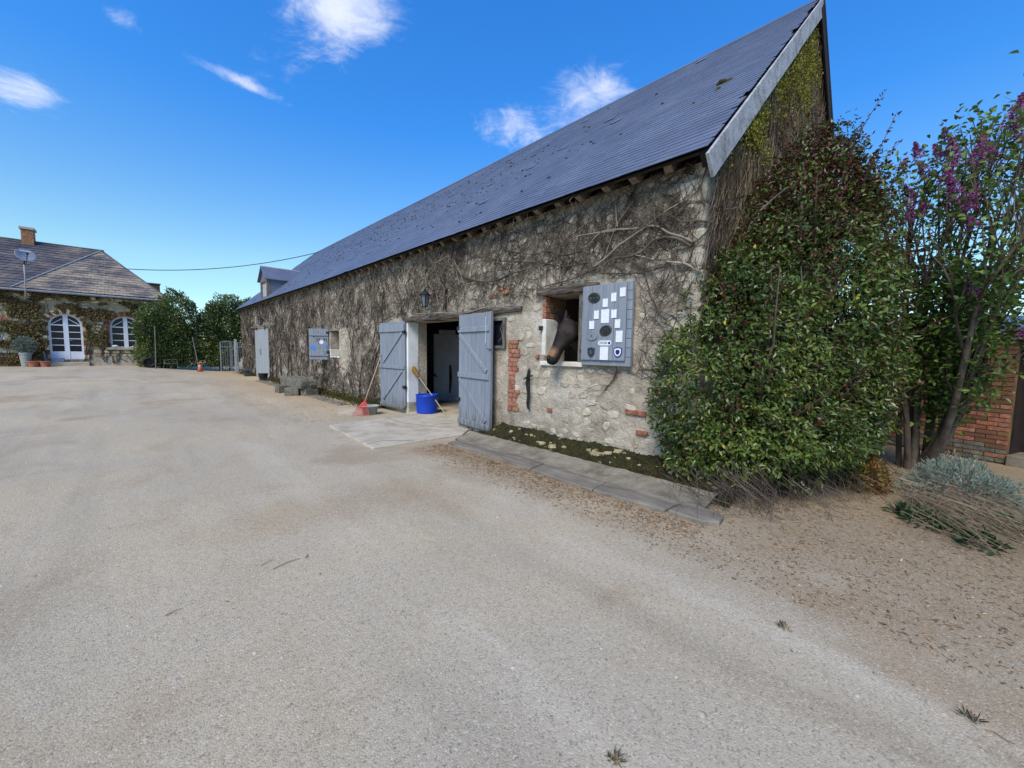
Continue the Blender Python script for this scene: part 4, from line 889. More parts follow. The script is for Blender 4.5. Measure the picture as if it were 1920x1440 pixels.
# mossy bank between kerb and wall
V = []; F = []; sy = edges(1.3, 5.75, [(5.75, .04)]); nu = 20
for s in sy:
    fz = ss(5.75, 5.3, s)
    for q in range(nu+1):
        t = q/nu; x = 4.36+(D+.03-4.36)*t
        hz = .04+.24*(t**1.6)*(0.35+.65*fz)+.035*nz(s*5, t*4, 3)*t+.02*nz(s*14, t*12, 6); V.append((x, s, hz-(.06 if q == 0 else 0)))
for k in range(len(sy)-1):
    for q in range(nu): a_ = k*(nu+1)+q; F.append((a_, a_+1, a_+nu+2, a_+nu+1))
bank = npmesh('moss_bank', np.array(V), np.array(F)[:, ::-1], M_moss, smooth=True); tag(bank, kind='structure')
mb = MB(); V = []; F = []; sy2 = edges(1.45, 5.7, [(5.7, .07)])
for s in sy2:
    for q in range(9): t = q/8; V.append((4.05+.42*t, s, .02+.075*t+.014*nz(s*6, t*5, 1)+.008*nz(s*17, t*12, 2)))
for k in range(len(sy2)-1):
    for q in range(8): a_ = k*9+q; F.append((a_, a_+1, a_+10, a_+9))
tag(npmesh('kerb_fillet', np.array(V), np.array(F)[:, ::-1], mat('mortar_fillet', [srgb(84, 78, 62), srgb(128, 120, 102), srgb(150, 142, 124)], scale=3, detail=9, rough=.95, bump=.8, bscale=30, nrough=.75), smooth=True), kind='structure')
def bank_z(x, s): t = max(0, min(1, (x-4.36)/(D+.03-4.36))); return .04+.24*t**1.6+.035*nz(s*5, t*4, 3)*t
mb = MB()
for k in range(46):
    s = rv.uniform(1.5, 5.4); t = rv.random()**.5; x = 4.4+.42*t; z = bank_z(x, s); r_ = rv.uniform(.01, .03)*(2 if rv.random() < .25 else 1); mb.blob((x, s, z-.2*r_), (r_, r_*rv.uniform(1, 2), r_*.8), 7, 4, .4, k)
obj('rubble', mb, M_ochre, kind='stuff', label='small loose stones in the mossy bank at the wall foot', cat='stones')
n = 5000; xx = rng.uniform(4.36, D+.02, n); yy = rng.uniform(1.3, 5.7, n); Pp = np.array([(a_, b_, bank_z(a_, b_)+.005) for a_, b_ in zip(xx, yy)])
Dn = rng.normal(size=(n, 3))*.7+np.array([-.1, 0, 1.0]); V, F = leaves(Pp, Dn, rng.normal(size=(n, 3)), rng.uniform(.012, .035, n), rng.uniform(.006, .014, n))
tag(npmesh('moss_tufts', V, F, M_mosstuft, kind='stuff'), 'moss and tiny weeds on the bank at the wall foot', 'moss')
# moss and scrub along the foot of the far wall
n = 9000; yy = 10.0+18.6*rng.random(n)**1.4; xx = D-.02-np.abs(rng.normal(0, .22, n)); keep = ~((yy > 22) & (yy < 25.2)); yy, xx = yy[keep], xx[keep]; n = len(yy)
Pp = np.stack([xx, yy, np.abs(rng.normal(0, .09, n))*(1.2-(D-xx))], 1); V, F = leaves(Pp, rng.normal(size=(n, 3))+np.array([0, 0, .8]), rng.normal(size=(n, 3)), rng.uniform(.03, .09, n), rng.uniform(.012, .03, n))
tag(npmesh('wall_foot_growth', V, F, M_mosstuft, kind='stuff'), 'low mossy growth along the foot of the creeper wall', 'moss')
mb = MB()
for k in range(5):
    mb = MB(); y0_ = 11.2+k*2.1; mb.box(4.05, 4.35+.05*(k % 2), y0_, y0_+2.05, -.05, .03); obj('slab', mb, M_kerb, kerb, bevel=.01)

# ------------------------------------------------------------------ evergreen shrub round the gable corner
shrub = thing('evergreen_shrub', (5.9, 1.2, 0), 'huge glossy green climbing shrub swallowing the barn gable corner', 'shrub')
ELL = [((4.86, 1.9, 1.05), (.5, .5, .95)), ((5.4, 1.5, 1.4), (.84, .82, 1.4)), ((6.35, 1.15, 2.0), (1.15, .95, 2.0)), ((6.75, 1.0, 2.05), (.78, .7, 2.0)), ((5.3, 1.72, 2.0), (.5, .4, .95)),
       ((6.8, 1.25, 3.6), (.85, .62, .95)), ((7.0, .9, 1.5), (.55, .52, 1.4)), ((5.6, 1.25, .75), (.95, .8, .75)), ((5.1, 1.6, .7), (.66, .6, .7)), ((6.5, .85, .85), (.95, .6, .85)), ((7.0, 1.0, 2.95), (.65, .52, 1.0))]
def inside(P, skip, shrink=0.74):
    m_ = np.zeros(len(P), bool)
    for q, (c, r_) in enumerate(ELL):
        if q == skip: continue
        m_ |= (((P-np.array(c))/(np.array(r_)*shrink))**2).sum(1) < 1
    return m_
PP, NN = [], []
for q, (c, r_) in enumerate(ELL):
    area = 4*math.pi*((r_[0]*r_[1])**1.6/3+(r_[0]*r_[2])**1.6/3+(r_[1]*r_[2])**1.6/3)**(1/1.6); n = int(area*1900)
    d = unit(rng.normal(size=(n, 3))); lump = np.array([1+.24*nz(v[0]*2.3+q*5, v[1]*2.3, v[2]*2.3)+.14*nz(v[0]*6+q, v[1]*6, v[2]*6)+.08*nz(v[0]*9, v[1]*9+q, v[2]*9) for v in d])
    sc = lump*(1-.42*rng.random(n)**1.6+.05*rng.random(n)**6)
    P = np.array(c)+d*np.array(r_)*sc[:, None]; keep = ~inside(P, q) & (P[:, 2] > .12) & (P[:, 1] < Y0-.02) | ((P[:, 0] < D-.03) & ~inside(P, q) & (P[:, 2] > .12))
    gap = np.array([nz(v[0]*3.3, v[1]*3.3, v[2]*3.3) for v in P]); keep &= ~((gap < -.28) & (sc > .8*lump))
    PP.append(P[keep]); NN.append((d/np.array(r_))[keep])
P = np.concatenate(PP); Nn = unit(np.concatenate(NN)); n = len(P)
Dn = Nn*.55+rng.normal(size=(n, 3))*.55+np.array([0, 0, -.25]); Nl = Nn*.7+np.array([0, 0, .55])+rng.normal(size=(n, 3))*.45
red = rng.random(n) < np.clip((P[:, 2]-2.4)/2.4, 0.04, .55)
for nm, mk, m_ in (('leaves', ~red, M_leaf), ('young_leaves', red, M_leaf_red)):
    k = mk.sum(); V, F = leaves(P[mk], Dn[mk], Nl[mk], rng.uniform(.03, .078, k), rng.uniform(.017, .04, k)); npmesh(nm, V, F, m_, shrub, kind='stuff')
mb = MB()                                              # upright shoots that break the outline, with their stems
SP = []
for k in range(420):
    i_ = rv.randrange(len(P)); p = Vector(P[i_]); nn = Vector(Nn[i_])
    if p.z < .8 or (p.x < D+.1 and p.y > 1.75): continue
    d = (nn*.7+Vector((rv.uniform(-.4, .4), rv.uniform(-.4, .4), .8))).normalized(); ln = rv.uniform(.12, .5); pts = [p-d*.1, p+d*ln*.5+Vector((0, 0, .01)), p+d*ln]
    mb.tube(pts, [.005, .004, .002], 4, False)
    for q in range(int(ln*40)): SP.append(tuple(p+d*ln*rv.random()+Vector((rv.gauss(0, .012), rv.gauss(0, .012), 0))))
for k in range(46):                                    # inner stems
    x, y = rv.uniform(4.7, 7.6), rv.uniform(.9, 1.8); pts = [(x, y, .0)]
    for q in range(6): a_ = pts[-1]; pts.append((a_[0]+rv.uniform(-.12, .12), a_[1]+rv.uniform(-.08, .06), a_[2]+rv.uniform(.3, .55)))
    mb.tube(pts, [.022, .02, .017, .014, .011, .008, .005], 5, False)
for pl in ([(1425, 395), (1450, 372), (1478, 350)], [(1470, 305), (1466, 250), (1452, 228)]):
    pts = [ony(a_, b_, .95+.6*(a_ < 1400)) for a_, b_ in pl]; mb.tube(pts, .006, 5)
obj('branches', mb, M_vine, shrub, kind='stuff')
SP = np.array(SP); n = len(SP); V, F = leaves(SP, rng.normal(size=(n, 3))+np.array([0, 0, .5]), rng.normal(size=(n, 3))+np.array([0, 0, .8]), rng.uniform(.03, .055, n), rng.uniform(.016, .028, n)); npmesh('shoot_leaves', V, F, M_leaf_red, shrub, kind='stuff')
n = 220; i_ = rng.integers(0, len(P), n); V, F = leaves(P[i_]+Nn[i_]*.03, Dn[i_], Nl[i_], .055, .032); M_yel = mat('yellow_leaf', [srgb(150, 140, 60), srgb(190, 170, 80)], rough=.5, bump=0, rand=.2, transl=.2); npmesh('yellow_leaves', V, F, M_yel, shrub, kind='stuff')
# tangle of dry stems under the shrub
mb = MB()
for k in range(620):
    t = rv.random(); x = 4.15+2.7*t; y = 1.55-1.05*t**.8; x += rv.gauss(0, .14); y += rv.gauss(-.05, .2); a_ = rv.uniform(0, 6.28); ln = rv.uniform(.06, .32)
    z0_ = rv.uniform(.1, .5); mb.tube([(x, y+.12, z0_), (x+math.cos(a_)*ln*.4, y+math.sin(a_)*ln*.4-.04, z0_*.55+.02), (x+math.cos(a_+.7)*ln*.75, y+math.sin(a_+.7)*ln*.75-.06, .02), (x+math.cos(a_+1.1)*ln*.9, y+math.sin(a_+1.1)*ln*.9-.06, .01)], [.003, .0026, .002, .0012], 3, False)
obj('dry_tangle', mb, M_vine, kind='stuff', label='tangle of dry brown stems at the foot of the big shrub', cat='dry stems')

# ------------------------------------------------------------------ lilac
lil = thing('lilac_tree', (8.0, .05, 0), 'many stemmed lilac with dark purple flowers in front of the brick outbuilding', 'lilac')
tips = []
def grow(mbx, p, d, r_, ln, depth, out, seg=5, up=.12):
    pts = [p]; rad = [r_]
    for q in range(seg):
        d = (d+Vector((rv.uniform(-.2, .2), rv.uniform(-.2, .2), rv.uniform(-.1, .16)+up*.4))).normalized()
        if (p+d*ln/seg).z > 4.15-.45*p.y+.25*nz(p.x*3, p.y*3): break
        p = p+d*ln/seg; pts.append(p); rad.append(r_*(1-.5*(q+1)/seg))
        if depth > 0 and q >= 1 and rv.random() < .8:
            dd = (d+Vector((rv.uniform(-.9, .9), rv.uniform(-.9, .9), rv.uniform(-.1, .5)))).normalized(); grow(mbx, p, dd, rad[-1]*.62, ln*rv.uniform(.45, .7), depth-1, out, 4, up)
        if depth <= 1: out.append((p, d))
    if len(pts) > 1: mbx.tube(pts, rad, 6 if r_ > .02 else 4, False)
    out.append((p, d))
stems = [((8.05, .18, 0), (1550, 520), .05, 7.2), ((8.0, .1, 0), (1745, 520), .045, 7.8), ((8.05, .05, 0), (1710, 430), .04, 8.0), ((8.0, 0, 0), (1830, 620), .06, 7.3), ((8.1, .0, 0), (1800, 480), .04, 7.9), ((7.9, .15, 0), (1690, 560), .04, 7.7),
         ((8.15, .1, 0), (1770, 430), .045, 8.2), ((8.0, -.08, 0), (1890, 560), .045, 7.6), ((8.1, .2, 0), (1725, 600), .035, 8.3), ((8.0, -.05, 0), (1880, 440), .04, 7.7), ((7.95, -.1, 0), (1920, 520), .04, 7.3), ((8.05, 0, 0), (1845, 380), .035, 7.9), ((8.0, .0, 0), (1870, 600), .03, 7.2)]
for b_, e_, r_, xx in stems[1:]:
    e = onx(e_[0], e_[1], xx-.35); b0 = Vector(b_); mb = MB(); pts = []; k = 9
    for q in range(k+1):
        t = q/k; pts.append(b0.lerp(e, t)+Vector((.05*math.sin(t*5+r_*100), .06*math.sin(t*4+xx*3), .22*math.sin(t*math.pi)*(-1 if r_ > .05 else .4))))
    mb.tube(pts, [r_*(1-.55*q/k) for q in range(k+1)], 8, False); obj('trunk', mb, M_bark, lil, smooth=True)
    mb2 = MB(); br = []
    d0 = (pts[-1]-pts[-3]).normalized()
    for q in range(5): grow(mb2, pts[-1-(q // 2)], (d0+Vector((rv.uniform(-.5, .5), rv.uniform(-.6, .5), .55+rv.uniform(-.1, .3)))).normalized(), r_*.36, rv.uniform(1.0, 1.9), 2, br)
    for q in (2, 3, 4, 5, 5, 6, 7, 8): grow(mb2, pts[q], (d0+Vector((rv.uniform(-.6, .6), rv.uniform(-.7, .7), rv.uniform(0, .5)))).normalized(), r_*.28, rv.uniform(.5, .9), 1, br, 4)
    obj('branch', mb2, M_bark, lil, kind='stuff'); tips += br
LP, LD = [], []
for p, d in tips:
    if p.z > 5.2: continue
    for q in range(rv.choice((1, 1, 2)) if p.z > 2.7 else rv.choice((4, 5, 6))): LP.append(tuple(p+Vector((rv.gauss(0, .09), rv.gauss(0, .09), rv.gauss(0, .08))))); LD.append(tuple(d*.5+Vector((rv.gauss(0, .6), rv.gauss(0, .6), rv.gauss(-.2, .4)))))
LP = np.array(LP); n = len(LP); V, F = leaves(LP, np.array(LD), rng.normal(size=(n, 3))*.5+np.array([0, 0, 1]), rng.uniform(.045, .085, n), rng.uniform(.035, .06, n)); npmesh('leaves', V, F, M_lilac, lil, kind='stuff')
for a_, b_, sc in [(1770, 305, 1), (1745, 335, 1), (1715, 385, .9), (1700, 420, .8), (1800, 380, 1.1), (1815, 400, 1), (1850, 290, .9), (1870, 310, 1), (1893, 240, 1.0), (1912, 275, 1), (1912, 340, .9), (1790, 310, 1), (1830, 310, .9), (1740, 400, .7), (1835, 558, .9), (1785, 672, .8), (1915, 640, .8), (1830, 430, .7), (1780, 275, .8), (1725, 300, .7), (1905, 215, .8), (1880, 420, .7), (1765, 350, .9), (1690, 320, .6)]:
    c = onx(a_, b_, 6.9+rv.uniform(-.2, .4)); ax = Vector((rv.uniform(-.5, .5), rv.uniform(-.5, .5), 1)).normalized(); sc *= 1.5; k = int(190*sc); t = rng.random(k)**.7; rad = .062*sc*(1-t)*np.sqrt(rng.random(k))+.006; an = rng.random(k)*6.28
    a1 = ax.orthogonal().normalized(); a2 = ax.cross(a1); Pq = np.array(c)+np.outer(t*.2*sc, np.array(ax))+np.outer(rad*np.cos(an), np.array(a1))+np.outer(rad*np.sin(an), np.array(a2))
    V, F = leaves(Pq, rng.normal(size=(k, 3)), rng.normal(size=(k, 3)), .022, .022, .1, 0); npmesh('flower_cluster', V, F, M_flower, lil, kind='stuff')

# ------------------------------------------------------------------ brick outbuilding at the right
ob = thing('brick_outbuilding', (8.6, 0, 0), 'low old brick outbuilding with a dark open doorway behind the lilac', 'outbuilding')
oB = onz(1884, 872, 0); dB = Vector((.34, .94, 0)).normalized(); nB = Vector((-dB.y, dB.x, 0))
mb = MB(); mb.fbox(oB, dB, nB, UPV, .01, 2.95, -.13, -.02, -.2, 2.0); obw = obj('wall', mb, M_brick_old, ob)
rs = random.Random(31); z = .02; k = 0; cnt = 0
while z < 1.94:
    u_ = -.0 if k % 2 else -.11
    while u_ < 2.6:
        w = .225; a_, b_ = max(u_, 0), min(u_+w, 2.62)
        if b_-a_ > .05: mb = MB(); mb.fbox(oB, dB, nB, UPV, a_+.005, b_-.006, -.03, .004*rs.uniform(-1, 1), z+.005, z+.062); obj('brick', mb, M_granite if (z < .28 and rs.random() < .7) else (M_brick_old if z > .9 or rs.random() < .4 else M_brick), obw); cnt += 1
        u_ += w
    z += .068; k += 1
mb = MB(); mb.fbox(oB, dB, nB, UPV, -1.2, 0.0, -.30, -.02, 1.8, 2.0); mb2 = MB(); mb2.fbox(oB, dB, nB, UPV, -2.4, -1.2, -.35, -.02, -.2, 2.0)
obj('door_head', mb, M_timber, ob); obj('wall', mb2, M_brick_old, ob)
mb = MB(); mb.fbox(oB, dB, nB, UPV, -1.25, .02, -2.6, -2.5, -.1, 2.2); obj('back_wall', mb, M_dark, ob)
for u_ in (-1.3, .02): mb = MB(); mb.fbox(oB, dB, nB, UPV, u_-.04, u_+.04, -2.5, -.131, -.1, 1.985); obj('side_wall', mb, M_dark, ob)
mb = MB(); mb.fbox(oB, dB, nB, UPV, -1.19, -.005, -.5, .03, -.05, .16); obj('threshold', mb, M_kerb, ob, bevel=.015)
mb = MB(); mb.hexa([oB+dB*-2.5+nB*.15+UPV*1.99, oB+dB*3.0+nB*.15+UPV*1.99, oB+dB*3.0-nB*2.8+UPV*2.35, oB+dB*-2.5-nB*2.8+UPV*2.35, oB+dB*-2.5+nB*.15+UPV*2.05, oB+dB*3.0+nB*.15+UPV*2.05, oB+dB*3.0-nB*2.8+UPV*2.41, oB+dB*-2.5-nB*2.8+UPV*2.41]); obj('roof', mb, M_slate, ob)

# ------------------------------------------------------------------ small plants in the bed
def bushlet(name, c, r_, n, m_, ln, wd, label, cat, fold=.2, upw=.6, stem=None):
    t = thing(name, (c[0], c[1], 0), label, cat); d = unit(rng.normal(size=(n, 3))); d[:, 2] = np.abs(d[:, 2]); sc = .45+.6*rng.random(n)**.5
    sc = sc*np.array([1+.35*nz(v[0]*3, v[1]*3, v[2]*3+c[0]) for v in d]); Pq = np.array(c)+d*np.array(r_)*sc[:, None]; Pq[:, 2] = np.maximum(Pq[:, 2], .01)
    V, F = leaves(Pq, d+rng.normal(size=(n, 3))*.5+np.array([0, 0, upw*.5]), rng.normal(size=(n, 3))*.5+np.array([0, 0, 1]), rng.uniform(ln*.6, ln*1.2, n), rng.uniform(wd*.6, wd*1.2, n), fold); npmesh('leaves', V, F, m_, t, kind='stuff')
    mb = MB()
    for k in range(stem or 40):
        i_ = rv.randrange(n); mb.tube([(c[0]+rv.gauss(0, r_[0]*.2), c[1]+rv.gauss(0, r_[1]*.2), 0), tuple((np.array(c)+Pq[i_])/2+np.array([0, 0, .03])), tuple(Pq[i_])], [.004, .003, .002], 3, False)
    obj('stems', mb, M_dry, t, kind='stuff'); return t
bushlet('euphorbia', (6.25, .42, .02), (.26, .22, .42), 1500, M_orange, .045, .024, 'small shrub with orange and green leaves beside the big evergreen shrub', 'shrub')
lv = bushlet('santolina', (6.55, -.35, .02), (.85, .45, .40), 5200, M_grey_leaf, .05, .012, 'grey green low bush sprawling in front of the brick wall', 'bush', .1, .8, 120)
mb = MB()
for k in range(420):
    x, y = rv.gauss(5.9, .42), rv.gauss(-.28, .22); a_ = rv.gauss(-2.2, .8); ln = rv.uniform(.25, .6); z = rv.uniform(.1, .3)
    mb.tube([(x, y, z), (x+math.cos(a_)*ln*.5, y+math.sin(a_)*ln*.5, z*.8), (x+math.cos(a_+.5)*ln, y+math.sin(a_+.5)*ln, .02)], [.003, .0025, .0012], 3, False)
obj('dead_stems', mb, M_dry, lv, kind='stuff')
for q, (px, py, r_) in enumerate([(1740, 985, .16), (1700, 965, .10), (1840, 1025, .13), (1905, 1005, .2), (1790, 1000, .13)]):
    c = onz(px, py, 0); bushlet('weed', (c.x, c.y, .0), (r_, r_, r_*.7), 90, M_weed, .08, .035, ['broad leaved weed under the grey bush with long stalks', 'small green weed between the dry stems and grey bush', 'single trailing weed on the bare earth before the grey bush', 'clump of weeds at the far edge of the grey bush', 'leafy weed rooted among dead stems of the grey bush'][q], 'weed', .2, .6, 12)
for q, (px, py, r_) in enumerate([(1820, 1350, .03), (1152, 1428, .022), (1470, 1180, .025), (920, 870, .06)]):
    c = onz(px, py, 0); bushlet('grass_tuft', (c.x, c.y, 0), (r_, r_, r_*.5), 34, M_mosstuft, .034, .004, ['dark green grass tuft beside a long dry stalk on the gravel', 'tiny grass tuft alone in the open gravel', 'faint grass tuft halfway across the gravel to the shrub', 'yellowish weed tuft beside the kerb slabs'][q], 'grass tuft', .2, 1.4, 4)

# ------------------------------------------------------------------ horse looking out of the stable window
def horse():
    mb = MB()
    def loft(secs, n=18):                              # (centre, axis dir, depth vector, width vector, depth radius up, down, width radius)
        o = len(mb.v)
        for c, dv, wv, ru, rd, rw in secs:
            for q in range(n):
                a_ = 2*math.pi*q/n; s_ = math.sin(a_); e = 0.85
                yv = (ru if s_ > 0 else rd)*math.copysign(abs(s_)**e, s_); xv = rw*math.copysign(abs(math.cos(a_))**e, math.cos(a_)); mb.v.append(tuple(c+dv*yv+wv*xv))
        for i_ in range(len(secs)-1):
            for q in range(n): a_ = o+i_*n+q; b_ = o+i_*n+(q+1) % n; mb.f.append((a_, b_, b_+n, a_+n))
        mb.f.append(tuple(o+q for q in range(n))[::-1]); mb.f.append(tuple(o+(len(secs)-1)*n+q for q in range(n)))
    poll = onx(1065, 604, 4.90); muz = onx(1031, 679, 4.58)
    ax = (muz-poll); Lh = ax.length; ax.normalize()
    side = Vector((-1, -.30, .12)); side = (side-ax*side.dot(ax)).normalized(); face = side.cross(ax).normalized()
    if face.y < 0: face = -face
    H_ = [(-.06, .07, .10, .07), (0, .09, .16, .085), (.12, .10, .22, .105), (.25, .095, .25, .115), (.38, .088, .225, .105), (.52, .078, .16, .085), (.66, .072, .125, .074), (.78, .072, .12, .074), (.88, .076, .122, .08), (.97, .066, .11, .074), (1.04, .035, .07, .05)]
    loft([(poll+ax*(t*Lh), face, side, a_, b_, w) for t, a_, b_, w in H_])
    nk = [(poll+ax*.12-face*.09, .15, .11), (Vector((5.06, 3.80, 1.84)), .21, .14), (Vector((5.4, 3.82, 1.68)), .24, .14), (Vector((5.75, 3.8, 1.5)), .33, .18), (Vector((6.1, 3.8, 1.32)), .40, .26)]
    sec = []
    for k, (c, rd, rw) in enumerate(nk):
        t = (nk[min(k+1, len(nk)-1)][0]-nk[max(k-1, 0)][0]).normalized(); wv = t.cross(Vector((0, 0, 1))).normalized(); dv = wv.cross(t).normalized(); sec.append((c, dv, wv, rd, rd, rw))
    loft(sec)
    body = [(6.0, 1.25, .38, .25), (6.35, 1.18, .42, .30), (6.9, 1.15, .40, .33), (7.4, 1.18, .40, .33), (7.75, 1.22, .38, .31), (8.0, 1.22, .28, .22), (8.1, 1.22, .12, .1)]
    loft([(Vector((x, 3.8, z)), Vector((0, 0, 1)), Vector((0, 1, 0)), a_, a_, b_) for x, z, a_, b_ in body])
    for x, sg, hind in ((6.15, -1, 0), (6.15, 1, 0), (7.8, -1, 1), (7.8, 1, 1)):
        y = 3.8+.17*sg
        pts = [(x, y, 1.15), (x+.02, y, .85), (x+.0, y, .52), (x, y, .48), (x+.01, y, .2), (x-.04, y, .12), (x-.06, y, .05)] if not hind else [(x, y, 1.2), (x-.1, y, .85), (x+.12, y, .58), (x+.14, y, .52), (x+.09, y, .22), (x+.04, y, .13), (x+.02, y, .05)]
        mb.tube(pts, [.15, .11, .065, .065, .045, .055, .075] if not hind else [.2, .14, .075, .07, .05, .055, .075], 12)
    # ears, eye ridges, nostril rims and lips are part of the same surface
    for sg in (1, -1):
        b0 = poll+side*(.055*sg)+face*.04-ax*.02; tip = b0-ax*.15+face*.035+side*(.03*sg)
        mb.tube([b0+ax*.03, b0-ax*.04+side*.012*sg, b0-ax*.10+face*.02+side*.02*sg, tip], [.032, .036, .024, .006], 10)
        mb.blob(poll+ax*(.27*Lh)+side*(.088*sg)+face*.035, (.018, .022, .02), 10, 6, 0)
        mb.blob(poll+ax*(.33*Lh)+side*(.070*sg)-face*.09, (.04, .06, .06), 10, 6, 0)
        mb.blob(poll+ax*(.92*Lh)+side*(.045*sg)+face*.025, (.028, .028, .024), 10, 6, 0)
    t = thing('horse', (7.0, 3.8, 0.045), 'dark bay horse with tan muzzle putting its head out of the stable window', 'horse')
    M = M_horse; nt = M.node_tree; N = nt.nodes; L = nt.links; b = N['Principled BSDF']          # tan band above the dark nostrils
    g = N.new('ShaderNodeNewGeometry'); vm = N.new('ShaderNodeVectorMath'); vm.operation = 'SUBTRACT'; vm.inputs[1].default_value = tuple(poll); L.new(g.outputs['Position'], vm.inputs[0])
    dt = N.new('ShaderNodeVectorMath'); dt.operation = 'DOT_PRODUCT'; dt.inputs[1].default_value = tuple(ax/Lh); L.new(vm.outputs[0], dt.inputs[0])
    nn = N.new('ShaderNodeTexNoise'); nn.inputs['Scale'].default_value = 14; L.new(g.outputs['Position'], nn.inputs['Vector'])
    ad = N.new('ShaderNodeMath'); ad.operation = 'MULTIPLY_ADD'; ad.inputs[1].default_value = .12; L.new(nn.outputs[0], ad.inputs[0]); L.new(dt.outputs['Value'], ad.inputs[2])
    df = N.new('ShaderNodeVectorMath'); df.operation = 'DOT_PRODUCT'; df.inputs[1].default_value = tuple(face); L.new(vm.outputs[0], df.inputs[0])
    rp = N.new('ShaderNodeValToRGB'); L.new(ad.outputs[0], rp.inputs[0]); el = rp.color_ramp.elements; el[0].position = .72; el[0].color = (0, 0, 0, 1); el[1].position = .82; el[1].color = (1, 1, 1, 1); e = el.new(.93); e.color = (.9, .9, .9, 1); e = el.new(.975); e.color = (0, 0, 0, 1)
    mrf = N.new('ShaderNodeMapRange'); mrf.inputs['From Min'].default_value = -.09; mrf.inputs['From Max'].default_value = -.02; L.new(df.outputs['Value'], mrf.inputs['Value'])
    mu = N.new('ShaderNodeMath'); mu.operation = 'MULTIPLY'; L.new(rp.outputs[0], mu.inputs[0]); L.new(mrf.outputs[0], mu.inputs[1])
    src = b.inputs['Base Color'].links[0].from_socket; mx = N.new('ShaderNodeMix'); mx.data_type = 'RGBA'; L.new(mu.outputs[0], mx.inputs['Factor']); L.new(src, mx.inputs['A']); mx.inputs['B'].default_value = srgb(134, 96, 62); L.new(mx.outputs['Result'], b.inputs['Base Color'])
    o = obj('body', mb, M, t, smooth=True)
    rm = o.modifiers.new('remesh', 'REMESH'); rm.mode = 'VOXEL'; rm.voxel_size = .014; rm.use_smooth_shade = True
    sm = o.modifiers.new('smooth', 'SMOOTH'); sm.iterations = 6; sm.factor = .5
    for sg in (1, -1):
        mb = MB(); mb.blob(poll+ax*(.285*Lh)+side*(.094*sg)+face*.030, (.019, .021, .019), 12, 8, 0); obj('eye', mb, M_eye, t, smooth=True)
        mb = MB(); mb.blob(poll+ax*(.955*Lh)+side*(.070*sg)+face*.012, (.020, .022, .018), 10, 6, 0); obj('nostril', mb, M_eye, t, smooth=True)
        mb = MB(); mb.tube([poll+ax*(1.03*Lh)-face*.035+side*(.03*sg), poll+ax*(.97*Lh)-face*.05+side*(.068*sg), poll+ax*(.88*Lh)-face*.062+side*(.073*sg), poll+ax*(.80*Lh)-face*.068+side*(.066*sg)], [.004, .006, .006, .003], 6); obj('mouth_line', mb, M_eye, t, smooth=True)
        mb = MB(); e0 = poll+ax*(.285*Lh)+side*(.104*sg)+face*.030; mb.tube([e0-ax*.035-face*.004, e0-ax*.012+face*.020+side*.004*sg, e0+ax*.015+face*.020+side*.004*sg, e0+ax*.034-face*.008], [.003, .007, .007, .003], 6); obj('eyelid', mb, M_mane, t, smooth=True)
    mb = MB()
    for k in range(70):
        q = rv.random(); p = poll+face*.09+side*rv.uniform(-.04, .04)+ax*rv.uniform(-.06, .03); mb.tube([p, p+ax*.06+face*.02+side*rv.uniform(-.02, .02), p+ax*rv.uniform(.1, .19)+face*.004+side*rv.uniform(-.05, .05)], [.004, .004, .001], 3, False)
    for k in range(260):
        q = rv.random(); c0, c1 = poll+face*.05-ax*.06, Vector((5.75, 3.82, 1.85)); p = c0.lerp(c1, q)+Vector((0, rv.uniform(-.02, .06), .03)); mb.tube([p, p+Vector((-.02, .10, -.02)), p+Vector((-.03, .13, -rv.uniform(.1, .26)))], [.004, .004, .001], 3, False)
    obj('mane', mb, M_mane, t, kind='stuff')
    mb = MB(); mb.tube([(8.08, 3.8, 1.42), (8.22, 3.8, 1.3), (8.25, 3.8, .9), (8.22, 3.8, .55)], [.03, .05, .07, .02], 8); obj('tail', mb, M_mane, t)
horse()

# ------------------------------------------------------------------ wall lanterns
def lantern(x, y, z0, s_, label):
    t = thing('wall_lantern', (x, y, z0), label, 'lantern', 'wall lanterns on the barn'); c = Vector((x, y, z0))
    P = lambda r_, z, q: c+Vector((r_*s_*math.cos(q*math.pi/3), r_*s_*math.sin(q*math.pi/3), z*s_))
    mb = MB(); mb.lathe(c, [(.045*s_, 0), (.05*s_, .02*s_)], 6); obj('base', mb, M_iron, t)
    for q in range(6):
        mb = MB(); mb.tube([P(.055, .015, q), P(.10, .26, q)], .007*s_, 4); obj('bar', mb, M_iron, t)
        mb = MB(); mb.add([P(.052, .02, q), P(.052, .02, q+1), P(.097, .255, q+1), P(.097, .255, q)], [(0, 1, 2, 3)]); obj('pane', mb, M_lglass, t)
    mb = MB(); mb.lathe(c, [(.125*s_, .255*s_), (.13*s_, .265*s_), (.06*s_, .34*s_), (.03*s_, .36*s_), (.035*s_, .375*s_), (.01*s_, .40*s_)], 12); obj('cap', mb, M_iron, t)
    mb = MB(); mb.tube([c+Vector((0, 0, .39*s_)), c+Vector((.05, 0, .45*s_)), c+Vector((.14, 0, .43*s_)), (D+.02, y, z0+.33*s_)], .009, 6); obj('bracket', mb, M_iron, t)
    mb = MB(); mb.box(D-.03, D+.03, y-.03, y+.03, z0+.22*s_, z0+.40*s_); obj('wall_plate', mb, M_iron, t)
p = onx(797, 576, D-.24); lantern(D-.24, p.y, p.z, .98, 'black iron wall lantern above the open barn doorway')
p = onx(489, 610, D-.3); lantern(D-.3, p.y, p.z, 1.05, 'black iron wall lantern above the sliding door rail')

